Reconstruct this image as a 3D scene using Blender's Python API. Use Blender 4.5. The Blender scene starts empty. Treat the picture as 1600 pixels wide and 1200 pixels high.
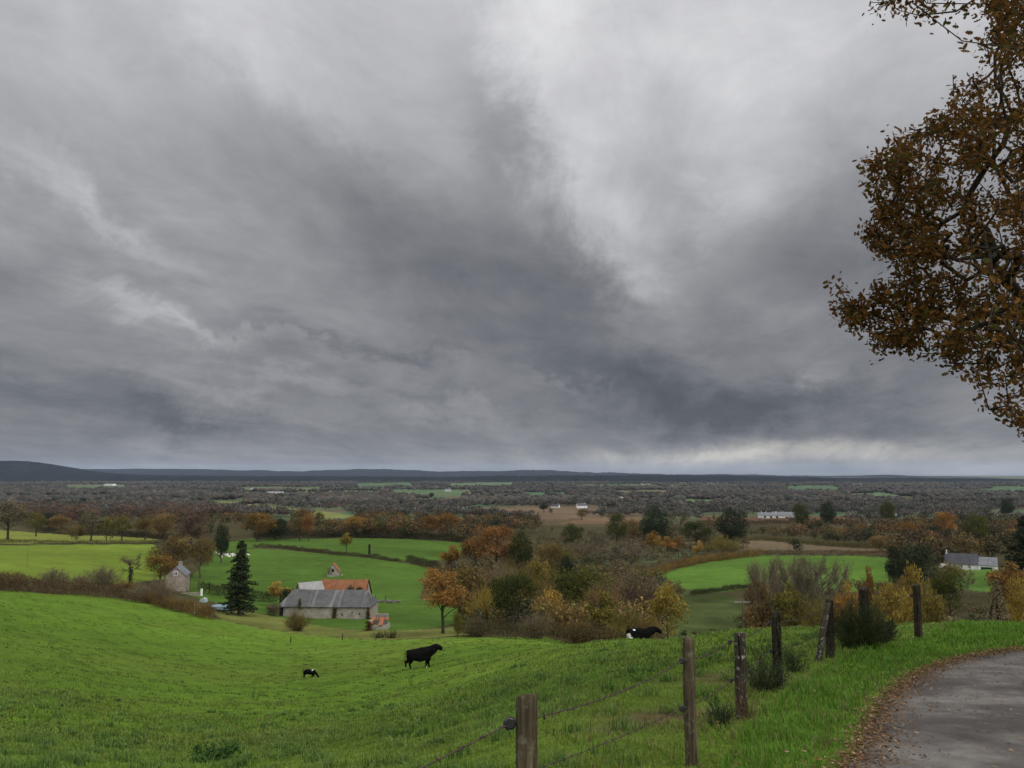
import bpy, math, random
import numpy as np
rng = np.random.default_rng(11)
random.seed(11)
C = bpy.context.scene.collection
PI = math.pi
# ------------------------------------------------------------------ camera model (used to read distances off the hillside)
F = 1232.0
PITCH = math.atan(140 / F)
CP, SP = math.cos(PITCH), math.sin(PITCH)

def ray(px, py):
    cx = (px - 800) / F
    cy = (600 - py) / F
    k = CP - SP * cy
    return cx / k, (SP + CP * cy) / k

# ------------------------------------------------------------------ terrain: height of the hillside, valley and plain
ROWS = np.array([8, 12, 18, 26, 36, 50, 70, 100, 140, 200, 280, 400, 600, 900, 1400, 2200, 3500, 6000, 10000, 20000.])
FAR = [790, 775, 763, 753, 747, 744]
TAB = {
 -500: [1250, 1190, 1140, 1090, 1045, 1000, 960, 925, 898, 870, 850, 835, 820, 803],
 0:    [1215, 1170, 1125, 1080, 1045, 1008, 975, 945, 920, 893, 868, 848, 829, 806],
 300:  [1235, 1200, 1166, 1136, 1110, 1082, 1053, 1017, 982, 941, 898, 857, 830, 806],
 500:  [1235, 1195, 1163, 1136, 1110, 1084, 1058, 1031, 1008, 974, 912, 858, 828, 806],
 700:  [1205, 1153, 1118, 1094, 1075, 1056, 1036, 1010, 991, 962, 918, 863, 830, 808],
 850:  [1165, 1098, 1055, 1028, 1013, 1004, 998, 995, 996, 968, 925, 880, 838, 812],
 1000: [1158, 1080, 1035, 1008, 997, 1004, 1018, 1030, 1015, 975, 932, 885, 842, 815],
 1200: [1155, 1068, 1008, 978, 990, 1025, 1050, 1060, 1035, 982, 930, 878, 838, 815],
 1400: [1154, 1066, 1005, 974, 980, 1015, 1040, 1045, 1020, 972, 918, 868, 836, 815],
 1600: [1154, 1066, 1005, 972, 975, 1000, 1020, 1020, 990, 945, 898, 860, 832, 812],
 2200: [1154, 1066, 1005, 972, 975, 1000, 1020, 1010, 980, 945, 898, 860, 832, 812],
}
_YR = np.concatenate([[-40, 0, 3, 5], ROWS])
_cols = sorted(TAB)
_ca = np.array([(p - 800) / F for p in _cols])
_Z = np.zeros((len(_YR), len(_cols)))
for j, p in enumerate(_cols):
    py = np.array(TAB[p] + FAR, float)
    _Z[4:, j] = ROWS * ray(p, py)[1]
    z8 = _Z[4, j]
    _Z[0, j] = 0.6
    _Z[1, j] = -1.6
    _Z[2, j] = -1.6 + (z8 + 1.6) * 0.375
    _Z[3, j] = -1.6 + (z8 + 1.6) * 0.625
def _lw(Y): return np.log(np.maximum(Y, -8) + 14.0)
_GA = np.linspace(-1.9, 1.9, 381)
_GL = np.linspace(_lw(-8), _lw(26000), 420)
_t = np.array([np.interp(_GL, _lw(_YR), _Z[:, j]) for j in range(len(_cols))])
_G = np.array([np.interp(_GA, _ca, _t[:, i]) for i in range(len(_GL))])      # rows: L, cols: a
def _blur(A, n, ax):
    k = np.ones(n) / n
    P = np.pad(A, [(n // 2, n // 2) if i == ax else (0, 0) for i in (0, 1)], mode='edge')
    return np.apply_along_axis(lambda v: np.convolve(v, k, 'valid'), ax, P)
for _ in range(2):
    _G = _blur(_G, 9, 0); _G = _blur(_G, 13, 1)

def hz(X, Y):
    X = np.asarray(X, float); Y = np.asarray(Y, float)
    a = X / np.maximum(Y, 8.0)
    fa = np.clip((a - _GA[0]) / (_GA[1] - _GA[0]), 0, len(_GA) - 1.001)
    fl = np.clip((_lw(Y) - _GL[0]) / (_GL[1] - _GL[0]), 0, len(_GL) - 1.001)
    i = fl.astype(int); j = fa.astype(int); u = fl - i; v = fa - j
    z = (_G[i, j] * (1 - u) * (1 - v) + _G[i + 1, j] * u * (1 - v) + _G[i, j + 1] * (1 - u) * v + _G[i + 1, j + 1] * u * v)
    w = np.clip((Y - 6) / 30, 0, 1)
    z = z + w * (0.10 * np.sin(X * 0.31 + Y * 0.17) + 0.08 * np.sin(X * 0.73 - Y * 0.41 + 1.3))
    w2 = np.clip((Y - 250) / 400, 0, 1)
    z = z + w2 * (1.0 * np.sin(X * 0.021 + 2) * np.sin(Y * 0.017) + 0.8 * np.sin(X * 0.047 + Y * 0.011))
    return z
def h1(x, y): return float(hz(x, y))

def at(px, py, ymin=2.0, ymax=24000):
    """where the sight line through a photo pixel first meets the ground beyond ymin"""
    u, v = ray(px, py)
    Y = np.geomspace(ymin, ymax, 6000)
    d = Y * v - hz(Y * u, Y)
    k = np.argmax(d <= 0) if (d <= 0).any() else len(Y) - 1
    return Y[k] * u, Y[k], h1(Y[k] * u, Y[k])

def inpoly(X, Y, poly):
    X = np.asarray(X); Y = np.asarray(Y); r = np.zeros(X.shape, bool)
    n = len(poly)
    for i in range(n):
        x0, y0 = poly[i]; x1, y1 = poly[(i + 1) % n]
        if y0 == y1: continue
        c = ((y0 > Y) != (y1 > Y)) & (X < (x1 - x0) * (Y - y0) / (y1 - y0) + x0)
        r ^= c
    return r

# ------------------------------------------------------------------ mesh and object helpers
def build(name, chunks, mats, parent=None, loc=None, smooth=False, rot=None):
    """chunks: (V, F, matindex, colour rows or None); all chunks become ONE mesh object"""
    if not isinstance(mats, (list, tuple)): mats = [mats]
    Vs, loops, starts, totals, mi, cols = [], [], [], [], [], []
    nv = nl = 0; hascol = any(len(c) > 3 and c[3] is not None for c in chunks)
    for c in chunks:
        V = np.asarray(c[0], float).reshape(-1, 3); Fc = np.asarray(c[1], int)
        m = c[2] if len(c) > 2 else 0
        Vs.append(V); loops.append((Fc + nv).ravel())
        n, k = Fc.shape
        starts.append(nl + np.arange(n) * k); totals.append(np.full(n, k)); mi.append(np.full(n, m))
        nl += n * k; nv += len(V)
        if hascol:
            cc = c[3] if len(c) > 3 and c[3] is not None else np.ones((len(V), 3))
            cc = np.asarray(cc, float)
            if cc.ndim == 1: cc = np.repeat(cc[:, None], 3, 1)
            cols.append(np.hstack([cc, np.ones((len(V), 1))]))
    me = bpy.data.meshes.new(name)
    V = np.vstack(Vs)
    me.vertices.add(nv); me.vertices.foreach_set('co', V.ravel())
    lp = np.concatenate(loops).astype(np.int32)
    me.loops.add(nl); me.loops.foreach_set('vertex_index', lp)
    st = np.concatenate(starts).astype(np.int32)
    me.polygons.add(len(st)); me.polygons.foreach_set('loop_start', st)
    me.polygons.foreach_set('loop_total', np.concatenate(totals).astype(np.int32))
    me.polygons.foreach_set('material_index', np.concatenate(mi).astype(np.int32))
    me.polygons.foreach_set('use_smooth', np.full(len(st), smooth))
    me.update(calc_edges=True); me.validate()
    if hascol:
        at_ = me.color_attributes.new('col', 'FLOAT_COLOR', 'POINT')
        at_.data.foreach_set('color', np.vstack(cols).astype(np.float32).ravel())
    for m in mats: me.materials.append(m)
    o = bpy.data.objects.new(name, me); C.objects.link(o)
    if parent: o.parent = parent
    if loc is not None: o.location = loc
    if rot is not None: o.rotation_euler = rot
    return o

def tag(o, label=None, cat=None, group=None, kind=None):
    if label: o['label'] = label
    if cat: o['category'] = cat
    if group: o['group'] = group
    if kind: o['kind'] = kind
    return o

def empty(name, loc, rz=0.0, label=None, cat=None, group=None):
    o = bpy.data.objects.new(name, None); C.objects.link(o)
    o.location = loc; o.rotation_euler = (0, 0, rz); o.empty_display_size = 0.2
    return tag(o, label, cat, group)

def copy_tree(o, parent=None):
    c = o.copy(); C.objects.link(c)
    for k in ('label', 'category', 'group'):
        if parent is None and k in c: del c[k]
    if parent: c.parent = parent
    for ch in list(o.children): copy_tree(ch, c)
    return c

def tube(path, rad, n=7, cap=True):
    P = np.asarray(path, float); R = np.asarray(rad, float)
    T = np.gradient(P, axis=0); T /= np.linalg.norm(T, axis=1)[:, None] + 1e-9
    ref = np.array([0.31, 0.17, 0.93]) if abs(T[0, 2]) < 0.9 else np.array([1.0, 0.2, 0.1])
    A = np.cross(T, ref); A /= np.linalg.norm(A, axis=1)[:, None] + 1e-9
    B = np.cross(T, A)
    th = np.arange(n) * 2 * PI / n
    V = P[:, None, :] + R[:, None, None] * (A[:, None, :] * np.cos(th)[None, :, None] + B[:, None, :] * np.sin(th)[None, :, None])
    m = len(P); i = np.arange(m - 1)[:, None] * n; j = np.arange(n)[None, :]; j2 = (j + 1) % n
    Fq = np.stack([i + j, i + j2, i + n + j2, i + n + j], -1).reshape(-1, 4)
    out = [(V.reshape(-1, 3), Fq)]
    if cap:
        out.append((V[-1], np.arange(n)[None, :])); out.append((V[0][::-1], np.arange(n)[None, :]))
    return out

def box(x0, x1, y0, y1, z0, z1):
    V = np.array([[x, y, z] for z in (z0, z1) for y in (y0, y1) for x in (x0, x1)], float)
    Fq = np.array([[0, 2, 3, 1], [4, 5, 7, 6], [0, 1, 5, 4], [1, 3, 7, 5], [3, 2, 6, 7], [2, 0, 4, 6]])
    return (V, Fq)
def hexa(b, t):
    """solid from four bottom and four top corners, both counter-clockwise from above"""
    V = np.array(list(b) + list(t), float)
    return (V, np.array([[3, 2, 1, 0], [4, 5, 6, 7], [0, 1, 5, 4], [1, 2, 6, 5], [2, 3, 7, 6], [3, 0, 4, 7]]))
def withm(chs, m): return [(c[0], c[1], m) for c in chs]
def unit(n, r=rng):
    v = r.normal(size=(n, 3)); return v / (np.linalg.norm(v, axis=1)[:, None] + 1e-9)

def leaves(P, size, col, r=rng, flat=0.0, asp=0.6):
    """one diamond-shaped leaf spray at each point"""
    n = len(P); size = np.broadcast_to(np.asarray(size, float), (n,))
    a = unit(n, r); b = unit(n, r)
    if flat: a[:, 2] *= 1 - flat; a /= np.linalg.norm(a, axis=1)[:, None]; b[:, 2] *= 1 - flat
    b -= (a * b).sum(1)[:, None] * a; b /= np.linalg.norm(b, axis=1)[:, None] + 1e-9
    s = size[:, None] * 0.5
    V = np.stack([P - a * s, P + b * s * asp, P + a * s, P - b * s * asp], 1).reshape(-1, 3)
    Fq = np.arange(n * 4).reshape(-1, 4)
    return (V, Fq, 0, np.repeat(col, 4, axis=0))

def twigs(P, D, ln, w, col, r=rng):
    """thin tapering twigs"""
    n = len(P)
    b = np.cross(D, unit(n, r)); b /= np.linalg.norm(b, axis=1)[:, None] + 1e-9
    ln = np.broadcast_to(np.asarray(ln, float), (n,))[:, None]; w = np.broadcast_to(np.asarray(w, float), (n,))[:, None]
    V = np.stack([P - b * w, P + b * w, P + D * ln], 1).reshape(-1, 3)
    return (V, np.arange(n * 3).reshape(-1, 3), 0, np.repeat(col, 3, axis=0))

# ------------------------------------------------------------------ materials
class NT:
    def __init__(s, tree): s.t = tree; s.n = tree.nodes; s.l = tree.links
    def new(s, ty, **kw):
        nd = s.n.new(ty)
        for k, v in kw.items():
            if k.startswith('i_'):
                key = k[2:]; key = int(key) if key.isdigit() else key
                s.put(nd.inputs[key], v)
            else: setattr(nd, k, v)
        return nd
    def put(s, inp, v):
        if isinstance(v, bpy.types.NodeSocket): s.l.new(v, inp)
        else: inp.default_value = v
    def math(s, op, a, b=None, c=None, clamp=False):
        nd = s.n.new('ShaderNodeMath'); nd.operation = op; nd.use_clamp = clamp
        for i, v in enumerate((a, b, c)):
            if v is not None: s.put(nd.inputs[i], v)
        return nd.outputs[0]
    def noise(s, vec, scale, detail=3, rough=0.5, dist=0.0):
        nd = s.new('ShaderNodeTexNoise'); s.put(nd.inputs['Vector'], vec)
        nd.inputs['Scale'].default_value = scale; nd.inputs['Detail'].default_value = detail
        nd.inputs['Roughness'].default_value = rough; nd.inputs['Distortion'].default_value = dist
        return nd
    def ramp(s, fac, stops):
        nd = s.n.new('ShaderNodeValToRGB'); s.put(nd.inputs[0], fac)
        e = nd.color_ramp.elements
        while len(e) < len(stops): e.new(0.5)
        for el, (p, c) in zip(e, stops):
            el.position = p; el.color = (c[0], c[1], c[2], 1) if hasattr(c, '__len__') else (c, c, c, 1)
        return nd.outputs[0]
    def mix(s, fac, a, b, blend='MIX'):
        nd = s.n.new('ShaderNodeMix'); nd.data_type = 'RGBA'; nd.blend_type = blend
        s.put(nd.inputs[0], fac)
        for i, v in ((6, a), (7, b)):
            if isinstance(v, bpy.types.NodeSocket): s.l.new(v, nd.inputs[i])
            else: nd.inputs[i].default_value = (v[0], v[1], v[2], 1) if hasattr(v, '__len__') else (v, v, v, 1)
        return nd.outputs[2]

def newmat(name):
    m = bpy.data.materials.new(name); m.use_nodes = True
    nt = NT(m.node_tree)
    bs = nt.n['Principled BSDF']
    bs.inputs['Specular IOR Level'].default_value = 0.2; bs.inputs['Roughness'].default_value = 0.85
    return m, nt, bs

def m_noise(name, c1, c2, scale=3, c3=None, stretch=(1, 1, 1), rough=0.85, detail=5, bump=0.0, spec=0.2, lo=0.35, hi=0.65):
    m, nt, bs = newmat(name)
    tc = nt.new('ShaderNodeTexCoord')
    mp = nt.new('ShaderNodeMapping'); nt.put(mp.inputs[0], tc.outputs['Object']); mp.inputs['Scale'].default_value = stretch
    nz = nt.noise(mp.outputs[0], scale, detail, 0.6)
    stops = [(lo, c1), (hi, c2)] if c3 is None else [(lo, c1), ((lo + hi) / 2, c2), (hi, c3)]
    nt.put(bs.inputs['Base Color'], nt.ramp(nz.outputs[0], stops))
    bs.inputs['Roughness'].default_value = rough; bs.inputs['Specular IOR Level'].default_value = spec
    if bump:
        bp = nt.new('ShaderNodeBump'); bp.inputs['Strength'].default_value = bump; nt.put(bp.inputs['Height'], nz.outputs[0])
        nt.put(bs.inputs['Normal'], bp.outputs[0])
    return m

def m_leaf(name, c1, c2, trans=0.25, vary=0.25):
    """leaf colour runs from c1 to c2 by clump; each tree differs a little"""
    m, nt, bs = newmat(name)
    at_ = nt.new('ShaderNodeAttribute'); at_.attribute_name = 'col'
    oi = nt.new('ShaderNodeObjectInfo')
    col = nt.ramp(at_.outputs['Fac'], [(0.0, c1), (1.0, c2)])
    v = nt.math('MULTIPLY_ADD', oi.outputs['Random'], 2 * vary, 1 - vary)
    hs = nt.new('ShaderNodeHueSaturation'); nt.put(hs.inputs['Color'], col); nt.put(hs.inputs['Value'], v)
    nt.put(hs.inputs['Hue'], nt.math('MULTIPLY_ADD', oi.outputs['Random'], -0.03, 0.515))
    nt.put(bs.inputs['Base Color'], hs.outputs[0]); bs.inputs['Specular IOR Level'].default_value = 0.1
    if trans:
        tr = nt.new('ShaderNodeBsdfTranslucent'); nt.put(tr.inputs[0], hs.outputs[0])
        mx = nt.new('ShaderNodeMixShader'); mx.inputs[0].default_value = trans
        nt.l.new(bs.outputs[0], mx.inputs[1]); nt.l.new(tr.outputs[0], mx.inputs[2])
        nt.l.new(mx.outputs[0], nt.n['Material Output'].inputs[0])
    return m

def m_attr(name, rough=0.9, trans=0.0, nscale=0, namp=0.3, spec=0.1):
    m, nt, bs = newmat(name)
    at_ = nt.new('ShaderNodeAttribute'); at_.attribute_name = 'col'
    col = at_.outputs['Color']
    if nscale:
        ge = nt.new('ShaderNodeNewGeometry')
        nz = nt.noise(ge.outputs['Position'], nscale, 3, 0.6)
        col = nt.mix(1.0, col, nt.ramp(nz.outputs[0], [(0.3, 1 - namp), (0.7, 1 + namp)]), 'MULTIPLY')
    nt.put(bs.inputs['Base Color'], col); bs.inputs['Roughness'].default_value = rough
    bs.inputs['Specular IOR Level'].default_value = spec
    if trans:
        tr = nt.new('ShaderNodeBsdfTranslucent'); nt.put(tr.inputs[0], col)
        mx = nt.new('ShaderNodeMixShader'); mx.inputs[0].default_value = trans
        nt.l.new(bs.outputs[0], mx.inputs[1]); nt.l.new(tr.outputs[0], mx.inputs[2])
        nt.l.new(mx.outputs[0], nt.n['Material Output'].inputs[0])
    return m
# ------------------------------------------------------------------ camera, sun, sky
cam = bpy.data.cameras.new('camera'); co = bpy.data.objects.new('camera', cam); C.objects.link(co)
co.location = (0, 0, 0); co.rotation_euler = (PI / 2 + PITCH, 0, 0)
cam.sensor_width = 36; cam.lens = 36 * F / 1600; cam.clip_start = 0.05; cam.clip_end = 60000
bpy.context.scene.camera = co
sc = bpy.context.scene
sc.view_settings.view_transform = 'Standard'; sc.view_settings.look = 'None'; sc.view_settings.gamma = 1
sc.view_settings.exposure = 0.0
sc.render.engine = 'CYCLES'
sc.cycles.use_denoising = True
sc.cycles.max_bounces = 5; sc.cycles.diffuse_bounces = 3; sc.cycles.glossy_bounces = 2; sc.cycles.transmission_bounces = 3
sc.cycles.volume_bounces = 0; sc.cycles.transparent_max_bounces = 4
SUN_AZ, SUN_EL = math.radians(115), math.radians(42)      # azimuth clockwise from the view direction
sun = bpy.data.lights.new('sun', 'SUN'); sun.energy = 1.5; sun.angle = math.radians(25); sun.color = (1, 0.96, 0.9)
so = bpy.data.objects.new('sun', sun); C.objects.link(so)
so.rotation_euler = (PI / 2 - SUN_EL, 0, PI - SUN_AZ)

w = bpy.data.worlds.new('World'); sc.world = w; w.use_nodes = True
nt = NT(w.node_tree); bg = nt.n['Background']
tc = nt.new('ShaderNodeTexCoord')
sx = nt.new('ShaderNodeSeparateXYZ'); nt.put(sx.inputs[0], tc.outputs['Generated'])
dx, dy, dz = sx.outputs
el = nt.math('ARCSINE', dz); az = nt.math('ARCTAN2', dx, dy)
# cloud layer seen in perspective: direction divided by height
k = nt.math('ADD', nt.math('MAXIMUM', dz, 0.0), 0.13)
q = nt.new('ShaderNodeCombineXYZ'); nt.put(q.inputs[0], nt.math('DIVIDE', dx, k)); nt.put(q.inputs[1], nt.math('DIVIDE', dy, k))
qr = nt.new('ShaderNodeMapping'); nt.put(qr.inputs[0], q.outputs[0]); qr.inputs['Rotation'].default_value = (0, 0, math.radians(16))
qm = nt.new('ShaderNodeMapping'); nt.put(qm.inputs[0], qr.outputs[0]); qm.inputs['Scale'].default_value = (1.0, 0.58, 1)
n1 = nt.noise(qm.outputs[0], 1.15, 8, 0.56, 0.5)
n2 = nt.noise(qm.outputs[0], 3.2, 9, 0.66, 0.45)
n3 = nt.noise(tc.outputs['Generated'], 4.5, 9, 0.66, 0.35)
av = nt.new('ShaderNodeCombineXYZ'); nt.put(av.inputs[0], az); nt.put(av.inputs[1], el)
def centred(c):
    s = nt.new('ShaderNodeVectorMath', operation='SUBTRACT'); nt.put(s.inputs[0], c); s.inputs[1].default_value = (0.5, 0.5, 0.5)
    return s.outputs[0]
def madd(vec, scl, add):
    s = nt.new('ShaderNodeVectorMath', operation='MULTIPLY_ADD'); nt.put(s.inputs[0], vec); s.inputs[1].default_value = scl; nt.put(s.inputs[2], add)
    return s.outputs[0]
p = madd(centred(n2.outputs['Color']), (0.10, 0.05, 0), av.outputs[0])
p = madd(centred(n3.outputs['Color']), (0.30, 0.22, 0), p)
lum = nt.ramp(nt.math('MULTIPLY', el, 1 / 1.5708), [(0.0, .185), (.02, .165), (.07, .18), (.15, .235), (.225, .30), (.295, .40), (.36, .47), (.6, .75)])
lum = nt.math('MULTIPLY', lum, 1.18)
BL = [(830, 20, 190, 90, 20, .11), (1150, 80, 220, 120, 0, .12), (890, 180, 180, 55, 62, .10), (970, 330, 100, 58, 62, .13), (990, 410, 60, 40, 40, .06),
 (1170, 290, 75, 60, 0, .11), (1080, 200, 150, 150, 0, .03), (150, 320, 210, 26, 27, .10), (40, 275, 120, 30, 20, .05), (250, 482, 130, 20, 22, .10),
 (130, 450, 140, 30, 20, .05), (430, 545, 170, 11, 12, .05), (90, 40, 140, 60, 30, .04), (450, 110, 220, 40, 38, .05), 
 (500, 602, 200, 12, 5, .05), (650, 660, 160, 16, 8, .04), (900, 612, 90, 9, 5, .05), (1290, 600, 40, 12, -30, .05), (1240, 470, 120, 40, 20, .04),
 (500, 270, 430, 90, 28, -.11), (790, 210, 140, 60, 58, -.14), (800, 450, 210, 90, 20, -.08), (850, 390, 120, 60, 35, -.04), (1330, 360, 190, 120, -20, -.10),
 (560, 557, 270, 15, 9, -.06), (50, 630, 110, 35, 10, -.11), (280, 630, 110, 26, 12, -.10), (1080, 625, 260, 55, 8, -.10), (1250, 645, 170, 35, 5, -.05),
 (880, 560, 200, 35, 10, -.04), (1100, 480, 150, 60, 30, -.03), (60, 150, 160, 70, 30, -.05), (760, 640, 160, 20, 5, -.03)]
def blob(px, py, sx_, sy_, ang, amp, vec):
    u, v = ray(px, py); a0 = math.atan(u); e0 = math.atan(v * math.cos(a0))
    mp = nt.new('ShaderNodeMapping', vector_type='TEXTURE'); nt.put(mp.inputs[0], vec)
    mp.inputs['Location'].default_value = (a0, e0, 0); mp.inputs['Rotation'].default_value = (0, 0, -math.radians(ang))
    f = math.cos(a0)
    mp.inputs['Scale'].default_value = (sx_ / F * f, sy_ / F * f, 1)
    d = nt.new('ShaderNodeVectorMath', operation='DOT_PRODUCT'); nt.put(d.inputs[0], mp.outputs[0]); nt.put(d.inputs[1], mp.outputs[0])
    return nt.math('MULTIPLY', nt.math('POWER', 2.71828, nt.math('MULTIPLY', d.outputs['Value'], -1.0)), amp)
for b in [(*q_[:5], q_[5] * (.85 if q_[5] < 0 else 1.0)) for q_ in BL]: lum = nt.math('ADD', lum, blob(*b, p))
# fine cloud texture
bm = nt.new('ShaderNodeMapping'); nt.put(bm.inputs[0], av.outputs[0]); bm.inputs['Scale'].default_value = (1, 2.3, 1)
n4 = nt.noise(bm.outputs[0], 6.0, 9, .64, .5)
low = nt.math('MULTIPLY_ADD', el, -3.0, 1.2, clamp=True)
f4 = nt.math('MULTIPLY_ADD', nt.math('MULTIPLY', nt.math('SUBTRACT', n4.outputs[0], .5), nt.math('MULTIPLY_ADD', low, .9, .25)), 1.0, 1.0)
f1 = nt.math('MULTIPLY_ADD', n1.outputs[0], 0.95, 0.54)
f2 = nt.math('MULTIPLY_ADD', n2.outputs[0], 0.72, 0.65)
lum = nt.math('MULTIPLY', lum, nt.math('MULTIPLY', f4, nt.math('MULTIPLY', f1, f2)))
# extra brightness added to the unseen overcast overhead and behind, to light the ground
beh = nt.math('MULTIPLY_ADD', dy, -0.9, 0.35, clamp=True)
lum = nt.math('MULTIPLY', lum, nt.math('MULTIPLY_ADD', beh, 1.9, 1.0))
pw = madd(centred(n3.outputs['Color']), (0.22, 0.05, 0), madd(centred(n4.outputs['Color']), (0.16, 0.035, 0), av.outputs[0]))
warm = blob(1230, 706, 300, 15, -2, 1.15, pw)
warm = nt.math('ADD', warm, nt.math('ADD', blob(960, 716, 190, 15, 0, .55, pw), blob(1500, 722, 200, 13, 0, .45, pw)))
cc = nt.ramp(lum, [(0.0, (0, 0, 0)), (.12, (.112, .117, .134)), (.20, (.193, .195, .207)), (.32, (.312, .312, .325)), (.6, (.60, .60, .62)), (1.0, (1, 1, 1))])
cc = nt.mix(nt.math('MINIMUM', nt.math('MAXIMUM', nt.math('MULTIPLY_ADD', lum, 1.0, -1.0), 0.0), 2.0), cc, (2, 2, 2)) 
warm = nt.math('MULTIPLY', warm, nt.math('MULTIPLY_ADD', n4.outputs[0], 3.4, -.95, clamp=True))
cc = nt.mix(nt.math('MULTIPLY', warm, 0.85, clamp=True), cc, (.60, .57, .51))
sky = nt.new('ShaderNodeTexSky', sky_type='NISHITA'); sky.sun_disc = False
sky.sun_elevation = SUN_EL; sky.sun_rotation = SUN_AZ
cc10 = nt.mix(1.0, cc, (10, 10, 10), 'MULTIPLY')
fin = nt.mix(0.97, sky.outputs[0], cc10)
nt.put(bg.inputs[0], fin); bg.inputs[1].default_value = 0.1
HAZE = 1.8e-5
# ------------------------------------------------------------------ fields: outlines read off the hillside in metres
GREEN = (.086, .152, .016); GREEN2 = (.060, .112, .017); YGREEN = (.125, .175, .022); PALE = (.145, .175, .055); TAN = (.125, .088, .054); BROWN = (.105, .062, .036)
SCRUB = (.050, .044, .019); OLIVE = (.075, .095, .045); FARG = (.07, .115, .06)
def P(pts, ymin=60): return [at(a, b, ymin)[:2] for a, b in pts]
FIELDS = [
 ('mid_left', YGREEN, P([(-60, 853), (60, 851), (160, 851), (238, 850), (262, 872), (258, 905), (200, 912), (-60, 905)], 150)),
 ('strip_left', (.16, .18, .035), P([(-60, 826), (60, 833), (130, 836), (250, 843), (236, 848), (110, 848), (-60, 850)], 200)),
 ('mid_centre', GREEN2, P([(292, 930), (300, 900), (330, 868), (400, 857), (470, 862), (560, 870), (640, 880), (672, 890), (662, 915), (655, 935), (760, 960), (740, 972), (640, 985), (590, 990), (430, 965), (330, 940)], 150)),
 ('mid_upper', GREEN2, P([(300, 868), (330, 850), (395, 841), (480, 842), (560, 841), (650, 843), (735, 848), (728, 856), (715, 873), (668, 878), (625, 876), (520, 862), (420, 853), (395, 856), (330, 866)], 200)),
 ('right_green', (.072, .138, .020), P([(1022, 902), (1045, 892), (1100, 879), (1180, 868), (1260, 868), (1330, 868), (1395, 872), (1410, 885), (1400, 915), (1330, 925), (1190, 915), (1120, 926), (1050, 918), (1020, 912)], 180)),
 ('valley_green', (.048, .064, .018), P([(1010, 925), (1040, 920), (1130, 928), (1180, 940), (1190, 970), (1150, 990), (1000, 990), (990, 950)], 110)),
 ('valley_bank', (.085, .06, .035), P([(1150, 935), (1240, 945), (1330, 965), (1330, 990), (1180, 990), (1180, 955)], 110)),
 ('house_lawn', (.075, .14, .025), P([(1465, 889), (1560, 889), (1570, 900), (1550, 925), (1490, 920), (1470, 905)], 200)),
 ('far_pale', (.15, .165, .055), P([(318, 783), (360, 784), (430, 791), (500, 798), (560, 809), (520, 811), (440, 804), (380, 798), (335, 793)], 500)),
 ('plough_one', TAN, P([(690, 800), (740, 793), (800, 792), (880, 791), (960, 796), (950, 803), (880, 812), (820, 810), (740, 806)], 500)),
 ('plough_two', (.14, .09, .052), P([(870, 818), (905, 811), (960, 809), (1010, 808), (1000, 816), (930, 819)], 500)),
 ('plough_three', BROWN, P([(1090, 806), (1180, 807), (1260, 806), (1325, 806), (1322, 816), (1250, 819), (1180, 819), (1095, 816)], 500)),
 ('stubble', (.115, .088, .052), P([(1050, 847), (1110, 845), (1200, 844), (1290, 852), (1390, 858), (1388, 867), (1300, 866), (1200, 862), (1120, 856), (1060, 853)], 300)),
 ('plantation', OLIVE, P([(880, 870), (890, 858), (960, 850), (1060, 850), (1130, 856), (1080, 868), (1000, 884), (900, 880)], 250)),
 ('far_green', FARG, P([(1225, 760), (1290, 759), (1325, 763), (1300, 769), (1235, 768)], 900)),
 ('far_green', (.09, .13, .065), P([(1325, 773), (1380, 770), (1412, 774), (1380, 781), (1320, 781)], 900)),
 ('far_green', FARG, P([(555, 755), (640, 754), (650, 761), (560, 762)], 900)),
 ('far_green', (.085, .125, .06), P([(610, 767), (730, 766), (740, 774), (620, 775)], 900)),
 ('far_green', FARG, P([(815, 770), (885, 769), (890, 777), (820, 777)], 900)),
 ('far_green', (.09, .13, .065), P([(700, 755), (800, 754), (800, 760), (705, 761)], 900)),
 ('far_tan', TAN, P([(640, 779), (720, 777), (735, 785), (650, 787)], 900)),
 ('far_green', FARG, P([(1530, 764), (1600, 762), (1640, 770), (1540, 773)], 900)),
 ('far_green', (.085, .125, .06), P([(100, 759), (190, 757), (200, 764), (110, 766)], 900)),
 ('far_green', FARG, P([(410, 772), (470, 770), (480, 777), (415, 779)], 900)),
 ('far_tan', (.13, .10, .065), P([(960, 768), (1040, 766), (1050, 773), (965, 775)], 900)),
 ('green_right_far', FARG, P([(1530, 803), (1560, 796), (1660, 797), (1660, 812), (1560, 812)], 500)),
]
yy = np.concatenate([np.arange(-30, 2, 1.0), np.geomspace(2, 26000, 820)])
aa = np.concatenate([np.linspace(-1.5, -.78, 40)[:-1], np.linspace(-.78, .78, 620), np.linspace(.78, 1.5, 40)[1:]])
AA, YY = np.meshgrid(aa, yy)
XX = AA * (np.maximum(YY, 0) + 14 * np.exp(-np.maximum(YY, 0) / 12) + 4)
ZZ = hz(XX, YY)
def vnoise(X, Y, s, seed=0):
    """smooth value noise on a lattice of pitch s"""
    r = np.random.default_rng(seed); T = r.random((256, 256))
    x = X / s; y = Y / s; i = np.floor(x).astype(int); j = np.floor(y).astype(int); u = x - i; v = y - j
    u = u * u * (3 - 2 * u); v = v * v * (3 - 2 * v)
    g = lambda a, b: T[a % 256, b % 256]
    return g(i, j) * (1 - u) * (1 - v) + g(i + 1, j) * u * (1 - v) + g(i, j + 1) * (1 - u) * v + g(i + 1, j + 1) * u * v
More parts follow.
